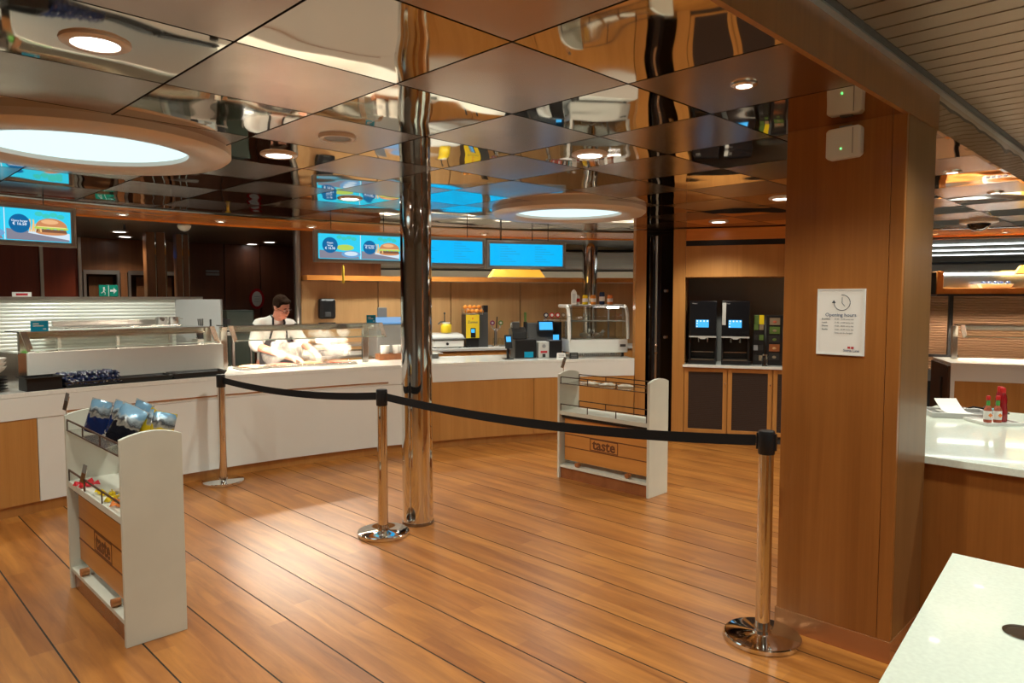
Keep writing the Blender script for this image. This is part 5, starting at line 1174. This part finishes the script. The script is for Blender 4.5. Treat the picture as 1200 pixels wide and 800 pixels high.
for x, y, lab in ((-.055, -.035, 'further from the ketchup'), (.0, -.04, 'touching the ketchup')):
    o = thing('pepper_sauce_bottle', 'small pepper sauce bottle with red cap and green neck band, ' + lab, 'sauce bottle', (*at45(x, y), zt+.011), R_(-45), 'small sauce bottles')
    MB().lathe([(.02, 0), (.022, .005), (.022, .075), (.015, .092), (.0095, .10), (.0095, .105)], n=18).build('bottle', 'food_red', o, smooth=40); MB().lathe([(.0105, .102), (.0105, .132), (.009, .134)], n=16).build('neck_band', 'green', o, smooth=40)
    MB().lathe([(.0115, .134), (.0115, .156), (.009, .16), (.0001, .1605)], n=16).build('cap', 'red', o, smooth=40); MB().lathe([(.0225, .018), (.0228, .02), (.0228, .068), (.0225, .07)], n=18).build('label', 'paper', o, smooth=40)
    MB().prism([(0, .012), (.013, .025), (0, .038), (-.013, .025)], 'y', -.0245, -.0228).build('label_mark', 'candy_orange', o).location = (0, 0, .02)
for x, y, lab in ((.05, -.005, 'in front'), (.075, .05, 'at the rear')):
    o = thing('ketchup_bottle', 'dark red ketchup squeeze bottle on the white tray, the one ' + lab, 'ketchup bottle', (*at45(x, y), zt+.011), R_(-45), 'ketchup bottles')
    MB().lathe([(.026, 0), (.029, .006), (.029, .06), (.024, .10), (.026, .13), (.020, .165), (.014, .175)], n=22).build('bottle', 'red_dark', o, smooth=40); MB().lathe([(.016, .172), (.017, .175), (.017, .200), (.014, .205), (.0001, .2055)], n=18).build('cap', 'red', o, smooth=40)
    MB().lathe([(.0292, .02), (.0296, .022), (.0296, .055), (.0292, .058)], n=22).build('label', 'red_dark', o, smooth=40)

# ================================================================== FAR COUNTER PAST THE PILLAR
hs = thing('pass_shelf', 'wood-framed pass shelf above the far counter with lit glass back', 'shelf', (*P(8.5, 70), 0))
MB().arc(8.35, 8.75, 64.3, 82, 1.665, 1.735).build('shelf_board', 'wood_soffit', hs, bevel=.004, world=True)
MB().arc(8.33, 8.78, 64.3, 82, 1.64, 1.663).build('shadow_rail', 'black', hs, world=True)
MB().arc(8.35, 8.75, 64.3, 64.75, 1.736, 1.94, 1).build('upright', 'wood_soffit', hs, bevel=.004, world=True)
MB().arc(8.37, 8.73, 63.8, 64.25, 1.664, 1.93, 1).build('end_box', 'black', hs, world=True)
MB().arc(8.72, 8.74, 64.8, 82, 1.737, 1.95).build('glass_back', 'steel_bright', hs, world=True)
MB().arc(8.62, 8.65, 65, 82, 1.905, 1.925).build('glow_strip', 'e_strip_white', hs, world=True)
MB().arc(8.36, 8.42, 65.25, 65.55, .90, 1.64, 1).build('post', 'black', hs, world=True)
MB().arc(8.34, 8.42, 62, 66, .90, .93, 2).build('counter_rail', 'black', hs, world=True)
MB().arc(8.36, 8.42, 79.5, 79.8, .90, 1.64, 1).build('post', 'black', hs, world=True)
pt = onring('white_dish', 'shallow white dish on the pass shelf', 'dish', 8.5, 68.6, 1.735); 
MB().add([(-.14, -.08, 0), (.14, -.08, 0), (.14, .08, 0), (-.14, .08, 0), (-.17, -.10, .05), (.17, -.10, .05), (.17, .10, .05), (-.17, .10, .05)], [(0,3,2,1),(4,5,6,7),(0,1,5,4),(1,2,6,5),(2,3,7,6),(3,0,4,7)]).build('body', 'paper_white', pt, bevel=.004)
for k in range(5):
    q = onring('blue_packet', 'blue wrapped packet in the shallow white dish, %s along it' % ('first', 'second', 'third', 'fourth', 'fifth')[k], 'packet', 8.47 + .03*(k % 2), 67.75 + .42*k, 1.786, 'blue packets in the dish', turn=30)
    MB().sphere((0, 0, .016), .026, 8, (1.3, .9, .6)).build('wrapper', 'navy', q, smooth=50)
dm = thing('camera_dome', 'dark security camera dome on the mirror ceiling past the pillar', 'camera', (8.45, 1.75, 0))
MB().lathe([(.17, CEIL), (.17, CEIL-.02), (.14, CEIL-.03), (.105, CEIL-.032)], n=32).build('ring', 'plastic_white', dm, smooth=35); MB().sphere((0, 0, CEIL-.028), .105, 20, (1, 1, .75)).build('dome', 'black_gloss', dm, smooth=60)
sp_ = thing('ceiling_sprinkler', 'small brass sprinkler head on the mirror ceiling over the food warmer', 'sprinkler', (2.62, 6.10, 0))
MB().cyl(0, 0, CEIL-.035, CEIL, .012, 10).build('stem', 'bag_gold', sp_); MB().lathe([(.0001, CEIL-.045), (.022, CEIL-.04), (.022, CEIL-.036), (.0001, CEIL-.034)], n=12).build('deflector', 'bag_gold', sp_)
